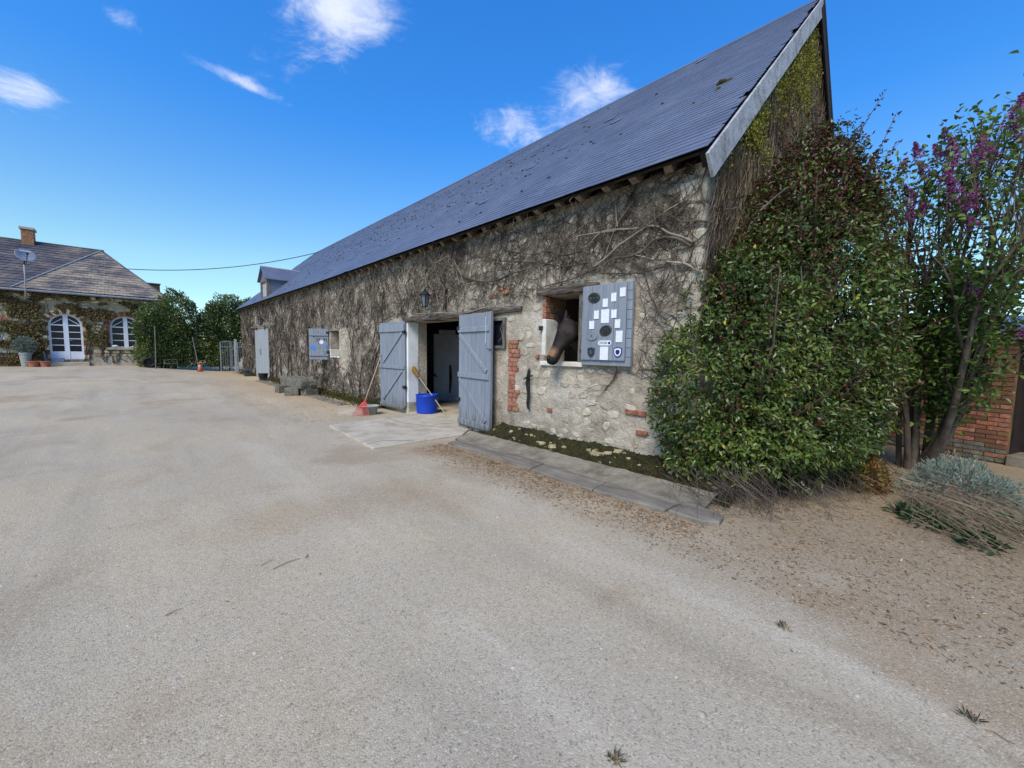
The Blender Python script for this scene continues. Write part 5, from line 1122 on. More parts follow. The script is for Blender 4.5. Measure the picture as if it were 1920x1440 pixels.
# ------------------------------------------------------------------ trough on stone blocks
def rough_block(name, lo, hi, rotz, m_, label, cat, group=None, seed=0, hollow=False):
    rs = random.Random(seed); c = Vector(((lo[0]+hi[0])/2, (lo[1]+hi[1])/2, lo[2])); hx, hy, hz = (hi[0]-lo[0])/2, (hi[1]-lo[1])/2, hi[2]-lo[2]; n = 6; mbx = MB()
    def P(x, y, z): d = .018*nz(x*4+seed, y*4, z*4)*1.6; ca_, sa_ = math.cos(rotz), math.sin(rotz); x, y = x*(1+d*2), y*(1+d); return (c.x+x*ca_-y*sa_, c.y+x*sa_+y*ca_, c.z+z+(d if z > .02 else 0))
    ringv = []
    k = 10
    outline = [(-hx, -hy+2*hy*q/k) for q in range(k)]+[(-hx+2*hx*q/4, hy) for q in range(4)]+[(hx, hy-2*hy*q/k) for q in range(k)]+[(hx-2*hx*q/4, -hy) for q in range(4)]
    N_ = len(outline); levels = [(0, .96), (hz*.35, 1.0), (hz*.75, 1.0), (hz, .97)]
    if hollow: levels += [(hz, .72), (hz*.45, .64)]
    for z, s_ in levels:
        for x, y in outline: sx_ = s_ if s_ > .9 else (hx-.08)/hx*(s_/.72); sy_ = s_ if s_ > .9 else (hy-.09)/hy*(s_/.72); ringv.append(P(x*sx_, y*sy_, z))
    fs = [(i_*N_+q, i_*N_+(q+1) % N_, (i_+1)*N_+(q+1) % N_, (i_+1)*N_+q)[::-1] for i_ in range(len(levels)-1) for q in range(N_)]
    mbx.add(ringv, fs+[tuple(range(N_)), tuple((len(levels)-1)*N_+q for q in range(N_))[::-1]])
    return obj(name, mbx, m_, bevel=.012, label=label, cat=cat, group=group)
tc = onz(557, 742, 0)
tdir = math.radians(0)
rough_block('stone_block', (4.0, 14.02, -.02), (4.42, 14.42, .24), .15, M_granite, 'dark stone block under the near end of the stone trough', 'stone', 'blocks under the trough', 3)
rough_block('stone_block', (3.60, 14.35, -.02), (4.02, 14.95, .25), -.35, M_granite, 'long stone block under the middle of the stone trough', 'stone', 'blocks under the trough', 5)
rough_block('stone_block', (3.58, 15.5, -.02), (3.95, 15.9, .26), .1, M_granite, 'squarish stone block under the far end of the stone trough', 'stone', 'blocks under the trough', 8)
rough_block('stone_trough', (3.84, 14.0, .245), (4.34, 16.1, .56), .05, M_granite, 'weathered stone trough resting on stone blocks before the creeper wall', 'trough', None, 11, True)

# ------------------------------------------------------------------ rake, basin, paving scrap
t = thing('leaf_rake', (3.95, 9.3, 0), 'red plastic leaf rake with wooden handle leaning on the creeper wall', 'rake')
top = onx(718, 655, D-.06); foot = Vector((3.98, 9.27, .33)); mb = MB(); mb.tube([top, top.lerp(foot, .5)+Vector((0, 0, -.012)), foot], .0125, 8); obj('handle', mb, M_handle, t, smooth=True)
hd = (foot-top).normalized(); wv = Vector((.8, -.6, 0)).normalized(); bot = foot+hd*.36
mb = MB(); mb.tube([foot-hd*.06, foot+hd*.03], [.018, .022], 8); obj('socket', mb, M_redpl, t)
for k in range(13):
    q = (k-6)/6; e = bot+wv*(q*.19); e.z = .012+.01*abs(q); mb = MB(); mb.tube([foot+wv*q*.012, foot+hd*.12+wv*q*.085, foot+hd*.26+wv*q*.15, e-hd*.0, e+hd*.02+Vector((0, -.02, -.004))], [.006, .006, .005, .005, .004], 5); obj('tine', mb, M_redpl, t)
mb = MB(); mb.tube([foot+hd*.15+wv*(-.105+.0175*q)+Vector((0, -.004, .004)) for q in range(13)], .006, 5); obj('crossbar', mb, M_redpl, t)
p = onz(690, 777, 0); t = thing('basin', (p.x+.05, p.y, 0), 'round grey plastic basin beside the red rake', 'basin')
mb = MB(); c = (p.x+.05, p.y, .0); mb.lathe(c, [(.13, .0), (.15, .01), (.205, .20), (.23, .205), (.23, .215), (.2, .212), (.145, .02), (.12, .015)], 28); obj('bowl', mb, M_greypl, t, smooth=True)
for sg in (1, -1): mb = MB(); mb.box(p.x+.05+sg*.23-.02, p.x+.05+sg*.23+.02, p.y-.05, p.y+.05, .19, .203); obj('grip', mb, M_greypl, t)
mb = MB(); mb.prism([(3.55, 9.75, -.01), (4.0, 9.5, -.01), (4.15, 10.3, -.01), (3.8, 10.5, -.01)], (0, 0, .03)); obj('paving_scrap', mb, M_conc, bevel=.006, label='thin pale flat slab lying on the gravel behind the rake', cat='slab')
# ------------------------------------------------------------------ inside the doorway
p = onz(799, 778, .045); dc = Vector((5.16, 8.40, .045))
t = thing('blue_drum', tuple(dc), 'cut down blue plastic drum just inside the barn doorway', 'drum')
mb = MB(); mb.lathe(dc, [(.245, 0), (.255, .02), (.25, .04), (.262, .2), (.265, .40), (.275, .42), (.275, .45), (.255, .45), (.25, .06), (.2, .05)], 30); obj('shell', mb, M_bluedrum, t, smooth=True)
mb = MB(); mb.tube([dc+Vector((.1, -.25, .42)), dc+Vector((.13, -.30, .33)), dc+Vector((.17, -.245, .40))], .012, 6); obj('handle', mb, M_iron, t)
t = thing('broom', (5.35, 7.75, .045), 'straw broom leaning upside down beside the blue drum', 'broom')
b0, b1 = Vector((5.34, 7.86, .05)), Vector((5.06, 8.62, .92)); mb = MB(); mb.tube([b0, b1], .012, 8); obj('handle', mb, M_handle, t)
mb = MB(); e = (b1-b0).normalized(); mb.tube([b1, b1+e*.06, b1+e*.22, b1+e*.36], [.03, .05, .075, .07], 10); obj('bristles', mb, mat('broom_straw', [srgb(112, 82, 38), srgb(146, 110, 56)], scale=40, rough=.9, bump=.6, stretch=(1, 1, .2)), t)
a0, a1 = onz(813, 752, .045), onz(860, 752, .045); t = thing('stall_door', tuple((a0+a1)/2), 'tall pale grey stall door standing inside the dark barn', 'door')
Mst = mat('stall_paint', [srgb(150, 154, 164), srgb(178, 182, 190)], scale=3, rough=.6, bump=.1)
dd = (a1-a0).normalized(); nd = Vector((-dd.y, dd.x, 0)); W_ = (a1-a0).length; mb = MB(); mb.fbox(a0, dd, nd, UPV, 0, W_, 0, .06, 0, 2.02); obj('panel', mb, Mst, t, bevel=.02)
mb = MB(); mb.fbox(a0, dd, nd, UPV, .15, W_-.1, 0, .05, 2.02, 2.15); obj('top_panel', mb, Mst, t, bevel=.03)
sgn = -1
for z0_, z1_ in ((1.35, 1.4), (.12, .16)): mb = MB(); mb.fbox(a0, dd, nd, UPV, .02, W_-.02, -.015, -.001, z0_, z1_); obj('rail', mb, Mst, t)
mb = MB(); mb.tube([a0+dd*(W_*.66)+UPV*1.1-nd*.03, a0+dd*(W_*.68)+UPV*.7-nd*.03, a0+dd*(W_*.65)+UPV*.25-nd*.03], [.03, .045, .02], 6); obj('hanging_rope', mb, M_strap, t)
mb = MB(); mb.tube([a0+dd*.05-nd*.03+UPV*.8, a0+dd*.0-nd*.1+UPV*.82, a0+dd*.1-nd*.1+UPV*.74], .02, 6); obj('latch', mb, M_iron, t)

# hanging strap and hook plate on the wall
t = thing('leather_strap', (D-.05, 4.64, .6), 'knotted black leather strap hanging from a hook beside the stable window', 'strap')
mb = MB(); pts = [onx(990+q, y, D-.05) for q, y in ((2, 692), (0, 705), (-2, 720), (1, 740), (-1, 756), (0, 767))]; mb.tube(pts, [.02, .028, .026, .025, .024, .012], 7); obj('strap', mb, M_strap, t)
mb = MB(); mb.tube([onx(981, 712, D-.06), onx(990, 706, D-.07), onx(999, 704, D-.06)], [.006, .02, .008], 6); obj('knot', mb, M_strap, t)
mb = MB(); mb.tube([onx(993, 708, D-.085), onx(993, 735, D-.08), onx(990, 762, D-.08), onx(994, 769, D-.07)], [.010, .012, .012, .01], 5); obj('loose_end', mb, M_strap, t)
mb = MB(); mb.tube([onx(992, 690, D+.02), onx(992, 690, D-.07), onx(992, 694, D-.08)], .008, 6); obj('hook', mb, M_rot, t)
p = onx(1015, 616, D-.02); mb = MB(); mb.box(D-.05, D+.02, p.y-.03, p.y+.03, p.z-.03, p.z+.04); obj('iron_staple', mb, M_iron, barn)

# ------------------------------------------------------------------ far yard: gate, cone, poles, bushes
t = thing('wire_gate', (4.3, 29.5, 0), 'grey tube gate with wire mesh at the far end of the barn', 'gate')
def gp(px, py): d = ray(px, py); k = 29.6/d.y; return CAM+d*k
def gate_panel(x0, x1, z0, z1, y, sq):
    mb = MB(); mb.tube([(x0, y, z0), (x0, y, z1), ((x0+x1)/2, y, z1+.06*sq), (x1, y, z1), (x1, y, z0)], .028, 6); fr = obj('frame', mb, M_steel, t)
    for z in (z0+.22, z1-.28): mb = MB(); mb.tube([(x0, y, z), (x1, y, z)], .02, 5); obj('rail', mb, M_steel, t)
    mb = MB(); k = int((x1-x0)/.11); 
    for q in range(1, k): mb.tube([(x0+(x1-x0)*q/k, y, z0), (x0+(x1-x0)*q/k, y, z1)], .007, 3, False)
    for q in range(1, 15): mb.tube([(x0, y, z0+(z1-z0)*q/15), (x1, y, z0+(z1-z0)*q/15)], .007, 3, False)
    obj('mesh', mb, M_steel, t, kind='stuff')
gate_panel(3.80, 4.50, .10, 1.85, 29.35, 1); gate_panel(4.66, 5.0, .10, 1.85, 29.3, 0)
mb = MB(); mb.box(4.50, 4.61, 29.28, 29.39, -.1, 2.05); obj('post', mb, M_barge, t)
mb = MB(); mb.box(4.28, 4.36, 29.37, 29.43, .1, 1.85); obj('brace_post', mb, M_steel, t)
c = Vector((2.78, 29.3, gz(2.78, 29.3))); t = thing('traffic_cone', tuple(c), 'orange traffic cone standing in front of the laurel bushes', 'cone')
mb = MB(); mb.box(c.x-.17, c.x+.17, c.y-.17, c.y+.17, c.z, c.z+.035); obj('base', mb, M_orangepl, t, bevel=.01)
mb = MB(); mb.lathe(c, [(.13, .035), (.09, .22), (.08, .26)], 18); mb2 = MB(); mb2.lathe(c, [(.081, .26), (.062, .40)], 18); mb3 = MB(); mb3.lathe(c, [(.062, .40), (.035, .56), (.03, .58)], 18)
obj('body', mb, M_orangepl, t, smooth=True); obj('band', mb2, mat('pale_orange', [srgb(220, 150, 120), srgb(232, 170, 140)], rough=.5, bump=0), t, smooth=True); obj('tip', mb3, M_orangepl, t, smooth=True)
for k, (b_, tp, lb) in enumerate([((292, 687), (290, 612), 'thin upright wooden pole against the round laurel bush'), ((373, 690), (361, 632), 'thin leaning wooden pole beside the traffic cone')]):
    q = onz(*b_, .32); q = Vector((q.x, min(q.y, 30.6), 0)); d = ray(*b_); q = CAM+d*(29.9/d.y); q.z = gz(q.x, q.y); d2 = ray(*tp); q2 = CAM+d2*(30.2/d2.y)
    mb = MB(); mb.tube([q, q.lerp(q2, .5)+Vector((.01, 0, 0)), q2], .028, 6); obj('pole', mb, M_rot, label=lb, cat='pole', group='poles by the laurel bushes')
def laurel(name, label, blobs, n, loc, lnn=.15):
    t = thing(name, loc, label, 'bush', 'laurel bushes at the end of the yard'); PP = []; NN = []
    for q, (c, r_) in enumerate(blobs):
        k = int(n*(r_[0]*r_[2])); d = unit(rng.normal(size=(k, 3))); lump = np.array([1+.24*nz(v[0]*2.6+q*3, v[1]*2.6, v[2]*2.6)+.14*nz(v[0]*7+q, v[1]*7, v[2]*7) for v in d]); sc = lump*(1-.4*rng.random(k)**2); Pq = np.array(c)+d*np.array(r_)*sc[:, None]; kp = Pq[:, 2] > .35; PP.append(Pq[kp]); NN.append(d[kp])
    Pq = np.concatenate(PP); Nq = np.concatenate(NN); k = len(Pq)
    V, F = leaves(Pq, Nq*.7+rng.normal(size=(k, 3))*.5+np.array([0, 0, .3]), Nq*.5+np.array([0, 0, .7])+rng.normal(size=(k, 3))*.4, rng.uniform(lnn*.7, lnn*1.2, k), rng.uniform(.05, .075, k)); npmesh('crown', V, F, M_laurel, t, kind='stuff')
    for b_ in range(5):
        c = blobs[0][0]; mb = MB(); x, y = loc[0]+rv.uniform(-.4, .4), loc[1]+rv.uniform(-.2, .2); mb.tube([(x, y, loc[2]-.1), (x+rv.uniform(-.2, .2), y, 1.2), (x+rv.uniform(-.6, .6), y+.1, 2.6)], [.06, .05, .03], 6); obj('trunk', mb, M_bark, t)
laurel('laurel_bush', 'big rounded laurel bush covering the end of the house', [((1.5, 31.9, 2.0), (1.25, 1.0, 1.9)), ((.95, 31.6, 2.6), (.85, .8, 1.3)), ((2.05, 31.9, 3.4), (.95, .9, 1.45)), ((2.35, 31.8, 1.4), (.8, .8, 1.3)), ((.6, 31.6, 1.1), (.55, .6, .9))], 3600, (1.6, 31.9, .3))
laurel('laurel_bush', 'paler laurel bush growing against the far corner of the barn', [((4.4, 32.2, 2.2), (1.3, 1.0, 2.0)), ((4.9, 32.4, 3.4), (1.5, .9, 1.45)), ((3.5, 31.8, 1.9), (.8, .8, 1.7)), ((4.3, 31.6, 1.2), (.9, .7, 1.1)), ((6.3, 32.6, 3.6), (1.2, .8, 1.3))], 3600, (4.5, 32.2, .1))
c = ony(280, 680, 31.0); t = thing('tyre', (c.x, 30.9, gz(c.x, 30.9)), 'black tyre on edge at the foot of the round laurel bush', 'tyre')
zc = gz(c.x, 30.9)+.32; mb = MB(); mb.tube([(c.x+.26*math.cos(q*math.pi/12), 30.9, zc+.24*math.sin(q*math.pi/12)) for q in range(25)], .075, 8, False); obj('tread', mb, M_strap, t, smooth=True)
mb = MB(); mb.lathe((c.x, 30.93, zc), [(.19, 0), (.17, .03), (.05, .03), (.045, .06)], 16, (0, -1, 0)); obj('rim', mb, M_strap, t)
t = thing('garden_frame', (1.5, 30.7, .3), 'low rusty metal frame half hidden in the round laurel bush', 'metal frame')
for pl in ([(1.25, 30.75, .3), (1.3, 30.75, .75), (1.85, 30.75, .78), (1.9, 30.75, .3)], [(1.3, 30.75, .55), (1.87, 30.75, .56)]): mb = MB(); mb.tube(pl, .018, 5); obj('bar', mb, M_rot, t)
# pots and boots at the sliding door
for k, (x, y, lb) in enumerate([(4.42, 25.45, 'square dark grey pot beside the far side of the sliding door'), (4.45, 21.9, 'small black pot beside the near foot of the sliding door')]):
    t = thing('plant_pot', (x, y, 0), lb, 'pot'); mb = MB(); mb.lathe((x, y, 0), [(.15, 0), (.2, .28), (.22, .29), (.22, .34), (.19, .34), (.17, .2)], 4 if k == 0 else 16); obj('body', mb, M_greyplq if k == 0 else M_iron, t)
    mb = MB(); mb.lathe((x, y, .22), [(.17, 0), (.165, .06)], 12); obj('soil', mb, M_moss, t)

# ------------------------------------------------------------------ farmhouse across the yard
HY = 33.0; HG = .34; HX0, HX1 = -13.0, 1.45; HE = 4.42
house = thing('farmhouse', (-2.6, HY, HG), 'stone farmhouse with lichened slate roof and arched white french door', 'house')
HD = (-3.28, -2.0, .74, 2.62); HWN = (-.93, .40, 1.44, 2.62)          # x0, x1, z0, springing
def arch_in(x, z, o):
    x0, x1, z0, zs = o; c = (x0+x1)/2; r_ = (x1-x0)/2
    return x0 < x < x1 and z0 < z < zs or (z >= zs and (x-c)**2+(z-zs)**2 < r_*r_)
def hx_in(x, z): return arch_in(x, z, HD) or arch_in(x, z, HWN)
xe = merged(HX0, -4.6, .3, [])[:-1]+merged(-4.6, HX1, .06, [HD[0], HD[1], HWN[0], HWN[1]]); ze2 = merged(-.2, HE+.15, .06, [HD[2], HWN[2]])
V, F = grid_wall(xe, ze2, hx_in, lambda x, z: (x, HY-.03*nz(x*1.5, z*1.5, 3)-.015*nz(x*5, z*5, 6), z)); hw = npmesh('front_wall', V, F[:, ::-1], M_housewall, house, smooth=True, org=(-4, HY, HG))
mb = MB()
for b_ in ((HX0, HX1, HY+.35, HY+.4, -.2, HE), (HX1-.3, HX1, HY+.02, HY+7.9, -.2, HE), (HX0, HX0+.3, HY+.02, HY+7.9, -.2, HE), (HX0, HX1, HY+7.9, HY+8.2, -.2, HE)):
    mb = MB(); mb.box(*b_); obj('wall', mb, M_housewall if b_[2] != HY+.35 else M_dark, house)
mb = MB()
hs_ = [t for t in stone_field(-7.0, HX1-.1, .9, HE-.05, lambda s, z: 0 if (hx_in(s, z) or any(arch_in(s, z, (o[0]-.32, o[1]+.32, o[2]-.2, o[3]))or arch_in(s, z, (o[0]-.3, o[1]+.3, o[2], o[3])) for o in (HD, HWN))) else .7, random.Random(51), .2, .5, .14, .26)]
for s, z, w, h_, a_, p_, k in hs_:
    q = PROTO[k]; ca_, sa_ = math.cos(a_*.5), math.sin(a_*.5); mb.add([(s+v[1]*w*ca_-v[2]*h_*sa_, HY-.03+v[0]*.05, z+v[1]*w*sa_+v[2]*h_*ca_) for v in q.v], [f[::-1] for f in q.f])
obj('stone_field', mb, M_housestone, hw, kind='stuff')
# surrounds: alternate brick and stone blocks up the jambs, voussoirs round the arches
def surround(o, m1, m2, sill):
    x0, x1, z0, zs = o; c = (x0+x1)/2; r_ = (x1-x0)/2
    for sg, xx in ((-1, x0), (1, x1)):
        z = z0; k = 0
        while z < zs-.02:
            h_ = min(.26, zs-z); w = .3 if k % 2 else .2; a_, b_ = (xx-w, xx) if sg < 0 else (xx, xx+w)
            mb = MB(); mb.box(a_, b_, HY-.06, HY+.3, z+.008, z+h_-.008); obj('jamb_block', mb, m1 if k % 2 else m2, house); z += h_; k += 1
    n = 17
    for k in range(n):
        a0, a1 = math.pi*k/n+.012, math.pi*(k+1)/n-.012; R1 = r_+(.26 if k % 2 else .22); P = lambda a_, q: (c+math.cos(a_)*q, HY-.065, zs+math.sin(a_)*q)
        mb = MB(); mb.prism([P(a0, r_), P(a1, r_), P(a1, R1), P(a0, R1)], (0, .36, 0)); obj('voussoir', mb, m2 if k % 2 else m1, house)
    if sill: mb = MB(); mb.box(x0-.2, x1+.2, HY-.16, HY+.2, z0-.14, z0-.002); obj('window_sill', mb, M_conc, house, bevel=.015)
surround(HD, M_brick_old, M_housestone, False); surround(HWN, M_brick, M_brick_old, True)
for k in range(6):                                     # banded quoin at the left
    mb = MB(); z = 1.1+k*.32; mb.box(-5.6, -4.35-.2*(k % 2), HY-.07, HY+.1, z, z+.3); obj('quoin', mb, M_brick if k % 2 else M_lime, house, bevel=.01)
def joinery(name, o, rows, panel, label):
    x0, x1, z0, zs = o; c = (x0+x1)/2; r_ = (x1-x0)/2; y0_ = HY+.10
    root = bpy.data.objects.new(name, None); link(root, house, (c, y0_, z0)); tag(root, label); n = 20
    def arc(R_, y): return [(c+math.cos(math.pi*k/n)*R_, y, zs+math.sin(math.pi*k/n)*R_) for k in range(n+1)]
    mb = MB(); a_, b_ = arc(r_, y0_), arc(r_-.09, y0_); a_ = [(x1, y0_, z0)]+a_+[(x0, y0_, z0)]; b_ = [(x1-.09, y0_, z0)]+b_+[(x0+.09, y0_, z0)]
    for k in range(len(a_)-1): mb.hexa([a_[k], a_[k+1], b_[k+1], b_[k]]+[(p[0], p[1]+.09, p[2]) for p in (a_[k], a_[k+1], b_[k+1], b_[k])])
    obj('frame', mb, M_white, root)
    mb = MB(); mb.box(c-.095, c+.095, y0_-.012, y0_+.07, z0, zs+r_-.05); obj('meeting_stile', mb, M_white, root)
    zb = z0+panel; hh = (zs-zb)/rows
    if panel > .2: 
        for sg in (-1, 1): mb = MB(); mb.box(min(c+sg*.095, c+sg*(r_-.09)), max(c+sg*.095, c+sg*(r_-.09)), y0_+.005, y0_+.06, z0, zb); obj('panel', mb, M_white, root, bevel=.01)
    for sg in (-1, 1):
        a_, b_ = sorted((c+sg*.097, c+sg*(r_-.092)))
        for k in range(rows):
            z = zb+k*hh; mb = MB(); mb.box(a_, b_, y0_+.03, y0_+.036, z+.022, z+hh-.024); obj('pane', mb, M_glass, root)
            mb = MB(); mb.box(a_, b_, y0_+.004, y0_+.055, z-.02, z+.02); obj('glazing_bar', mb, M_white, root)
        mb = MB(); mb.box(a_, b_, y0_+.002, y0_+.057, zs-.022, zs+.04); obj('transom', mb, M_white, root)
        pts = [(c+sg*.1, y0_+.03, zs+.042)]+[(c+sg*max(.1, math.cos(t)*(r_-.09)), y0_+.03, zs+.042+max(0, math.sin(t)*(r_-.09)-.042)) for t in [math.pi/2*q/8 for q in range(9)]]
        mb = MB(); mb.prism(pts, (0, .006, 0)); obj('fan_pane', mb, M_glass, root)
        d_ = math.radians(42); mb = MB(); mb.tube([(c+sg*.12, y0_+.02, zs+.05+.3*.0), (c+sg*.12+sg*math.cos(d_)*0, y0_+.02, zs+.36), ] if False else [(c+sg*(r_-.12), y0_+.02, zs+.05), (c+sg*.13, y0_+.02, zs+r_*.55)], .022, 4); obj('fan_bar', mb, M_white, root)
    if panel > .2:
        mb = MB(); mb.tube([(c+.1, y0_-.02, 1.80), (c+.1, y0_-.07, 1.80), (c+.22, y0_-.07, 1.80)], .014, 6); obj('handle', mb, M_steel, root)
joinery('french_door', HD, 4, .42, 'arched white french door with dark panes'); joinery('arched_window', HWN, 3, .03, 'arched white window with dark panes')
mb = MB(); mb.box(-3.45, -1.8, HY-.4, HY+.15, HG-.05, .60); obj('step', mb, M_conc, house, bevel=.02)
mb = MB(); mb.box(-3.35, -1.95, HY-.05, HY+.2, .60, .735); obj('threshold', mb, M_kerb, house, bevel=.01)
mb = MB(); mb.box(-1.75, 1.45, HY-.05, HY+.0, HG-.1, 1.05); obj('plinth_render', mb, M_conc, house, bevel=.01)
# roof: long slope with its ridge, and the hipped face at the right end
yr = HY+3.9; zr1 = 7.55; ap = Vector((-1.15, HY+2.6, 7.30)); ev = -.35
mb = MB(); E0 = Vector((HX0-.3, HY+ev, HE-.05)); mb.add([(HX0-.3, HY+ev, HE-.03), (HX1+.3, HY+ev, HE-.03), (-1.1, yr, zr1), (HX0-.3, yr, zr1), (HX0-.3, HY+8.4, HE-.03), (HX1+.3, HY+8.4, HE-.03)], [(0, 1, 2, 3), (3, 2, 5, 4), (1, 5, 2), (0, 3, 4)])
hr = obj('roof', mb, M_slate_old, house)
a0, a1, a2 = Vector((-4.45, HY+ev-.01, HE+.02)), Vector((HX1+.32, HY+ev-.01, HE+.02)), ap
mb = MB(); mb.add([a0, a1, a2, Vector((-1.1, yr, zr1+.01))], [(0, 1, 2), (0, 2, 3), (1, 3, 2)]); M_hip = mat('lichen_slate', [srgb(76, 74, 80), srgb(104, 98, 96), srgb(158, 144, 122), srgb(96, 90, 88)], scale=1.1, rough=.75, bump=.5, bscale=9, rand=.10, nrough=.75, stretch=(.5, 1, 1.6), hard=(.32, .68)); hip = obj('hip_face', mb, M_hip, hr)
def slate_rows(A, B, C, rows, m_, par, seed, wd=.34):
    """slates laid in courses on the triangle/trapezoid A-B (eave) to C (top line, two points)"""
    rs = random.Random(seed); mb = MB(); nrm = (B-A).cross(C[0]-A).normalized()
    if nrm.y > 0: nrm = -nrm
    for r_ in range(rows):
        t0, t1 = r_/rows, min(1, (r_+1.25)/rows); L0, R0 = A.lerp(C[0], t0), B.lerp(C[1], t0); L1, R1 = A.lerp(C[0], t1), B.lerp(C[1], t1); w = (R0-L0).length; k = max(1, int(w/wd)); off = rs.random()
        for q in range(k):
            f0, f1 = (q+.02)/k, (q+.98)/k; j_ = rs.uniform(.003, .010)
            p = [L0.lerp(R0, f0)+nrm*(.03+j_), L0.lerp(R0, f1)+nrm*(.03+j_), L1.lerp(R1, f1)+nrm*.006, L1.lerp(R1, f0)+nrm*.006]; mb.add(p+[v-nrm*.02 for v in p[:2]], [(0, 1, 2, 3), (0, 4, 5, 1)])
    return obj('slate_courses', mb, m_, par, kind='stuff')
slate_rows(a0, a1, (a2, a2), 19, M_hip, hip, 3, .3); slate_rows(Vector((-9, HY+ev, HE)), a0, (Vector((-9, yr, zr1)), Vector((-1.15, yr-.0, zr1))), 19, M_slate_old, hr, 4, .34)
for p0_, p1_, r_, m_ in ((a0+Vector((.1, -.02, .03)), ap+Vector((0, -.02, .03)), .05, M_lead), (ap, a1, .06, M_slate_old), (Vector((HX0-.3, yr, zr1)), Vector((-1.1, yr, zr1)), .07, M_slate_old), (ap, Vector((-1.1, yr, zr1+.02)), .06, M_slate_old)):
    mb = MB(); mb.tube([p0_, p1_], r_, 6); obj('ridge_line', mb, m_, hr)
mb = MB(); mb.tube([(HX0, HY+ev-.06, HE-.04), (HX1+.3, HY+ev-.06, HE-.09)], .065, 8); obj('gutter', mb, M_lead, house)
mb = MB(); mb.box(HX0, HX1+.2, HY+ev+.02, HY, HE-.14, HE-.08); obj('soffit', mb, M_dark, house)
c0, c1 = ony(38, 425, yr-.3), ony(65, 470, yr-.3)
mb = MB(); mb.box(c0.x, c1.x, yr-.35, yr+.4, 6.6, c0.z-.1); ch = obj('chimney', mb, M_brick, hr); mb = MB(); mb.box(c0.x-.06, c1.x+.06, yr-.41, yr+.46, c0.z-.1, c0.z+.02); obj('chimney_cap', mb, M_conc, ch)
c0, c1 = ony(248, 527, HY+4.5), ony(301, 560, HY+4.5); t = thing('brick_stack', ((c0.x+c1.x)/2, HY+4.9, HG), 'wide low brick stack rising behind the right end of the farmhouse roof', 'chimney stack')
mb = MB(); mb.box(c0.x, c1.x, HY+4.5, HY+5.3, HG, c0.z-.06); obj('stack', mb, M_brick_old, t); mb = MB(); mb.box(c0.x-.05, c1.x+.05, HY+4.45, HY+5.35, c0.z-.06, c0.z); obj('coping', mb, M_slate, t)
# satellite dish on a bent pole
t = thing('satellite_dish', (-4.0, HY-.1, 3.6), 'grey satellite dish on a bent white pole fixed to the farmhouse wall', 'satellite dish')
pts = [ony(a_, b_, HY-.45) for a_, b_ in ((43, 566), (48, 550), (47, 520), (45, 496))]; pts[0].y = HY-.02; mb = MB(); mb.tube(pts, .03, 7); obj('pole', mb, M_greypl, t, smooth=True)
dcn = ony(48, 478, HY-.6); dax = Vector((.25, -.85, .45)).normalized(); mb = MB(); mb.lathe(dcn, [(.05, -.10), (.2, -.075), (.36, -.01), (.37, 0), (.35, .0), (.2, -.06), (.04, -.09)], 28, dax); obj('reflector', mb, M_dish, t, smooth=True)
mb = MB(); mb.tube([dcn-UPV*.42+dax*.0, dcn+dax*.42-UPV*.16], .018, 5); mb.tube([dcn+dax*.42-UPV*.16, dcn+dax*.36-UPV*.15], .05, 8); obj('feed_arm', mb, M_iron, t, kind='stuff')
mb = MB(); mb.tube([pts[-1], dcn-dax*.1], .035, 6); obj('mount', mb, M_iron, t)
mb = MB(); q = dcn+UPV*.18+dax*.01; mb.fbox(q, Vector((1, .25, .0)).normalized(), UPV, dax, -.2, .2, -.02, .03, -.0, .012); obj('maker_strip', mb, M_card, t)
# ivy over the house wall
n = 26000; x = rng.uniform(-7.5, 1.3, n); z = rng.uniform(.5, HE-.1, n); kp = []
for a_, b_ in zip(x, z):
    if hx_in(a_, b_) or arch_in(a_, b_, (HD[0]-.08, HD[1]+.08, .3, HD[3])) or arch_in(a_, b_, (HWN[0]-.15, HWN[1]+.15, HWN[2]-.1, HWN[3])): kp.append(False); continue
    v_ = nz(a_*1.1, b_*2.2, 5)+.5*nz(a_*3, b_*5, 2); th = .0+(.5 if b_ < 1.7 and a_ > -1.9 else 0)+(-.25 if (-4.6 < a_ < -3.4) else 0)+(-.5 if (abs(a_+1.45) < .42 and 1.5 < b_ < 2.2) else 0); kp.append(v_ > th)
kp = np.array(kp); x, z = x[kp], z[kp]; n = len(x); Pq = np.stack([x, HY-.06-rng.random(n)*.12, z], 1)
V, F = leaves(Pq, rng.normal(size=(n, 3))*.6+np.array([0, -.3, -.6]), rng.normal(size=(n, 3))*.4+np.array([0, -1, .3]), rng.uniform(.06, .13, n), rng.uniform(.05, .10, n))
iv = thing('ivy', (-3, HY-.1, HG), 'brown and green ivy patches over the farmhouse wall', 'ivy'); npmesh('leaves', V, F, M_ivy, iv, kind='stuff')
mb = MB()
for k in range(160):
    x_, z_ = rv.uniform(-7, 1.2), rv.uniform(.5, 1.2); pts = [(x_, HY-.07, z_)]
    for q in range(8):
        x_ += rv.uniform(-.2, .2); z_ += rv.uniform(.1, .45)
        if z_ > HE-.1 or hx_in(x_, z_): break
        pts.append((x_, HY-.07, z_))
    if len(pts) > 2: mb.tube(pts, .014, 3, False)
obj('vines', mb, M_vine, iv, kind='stuff')
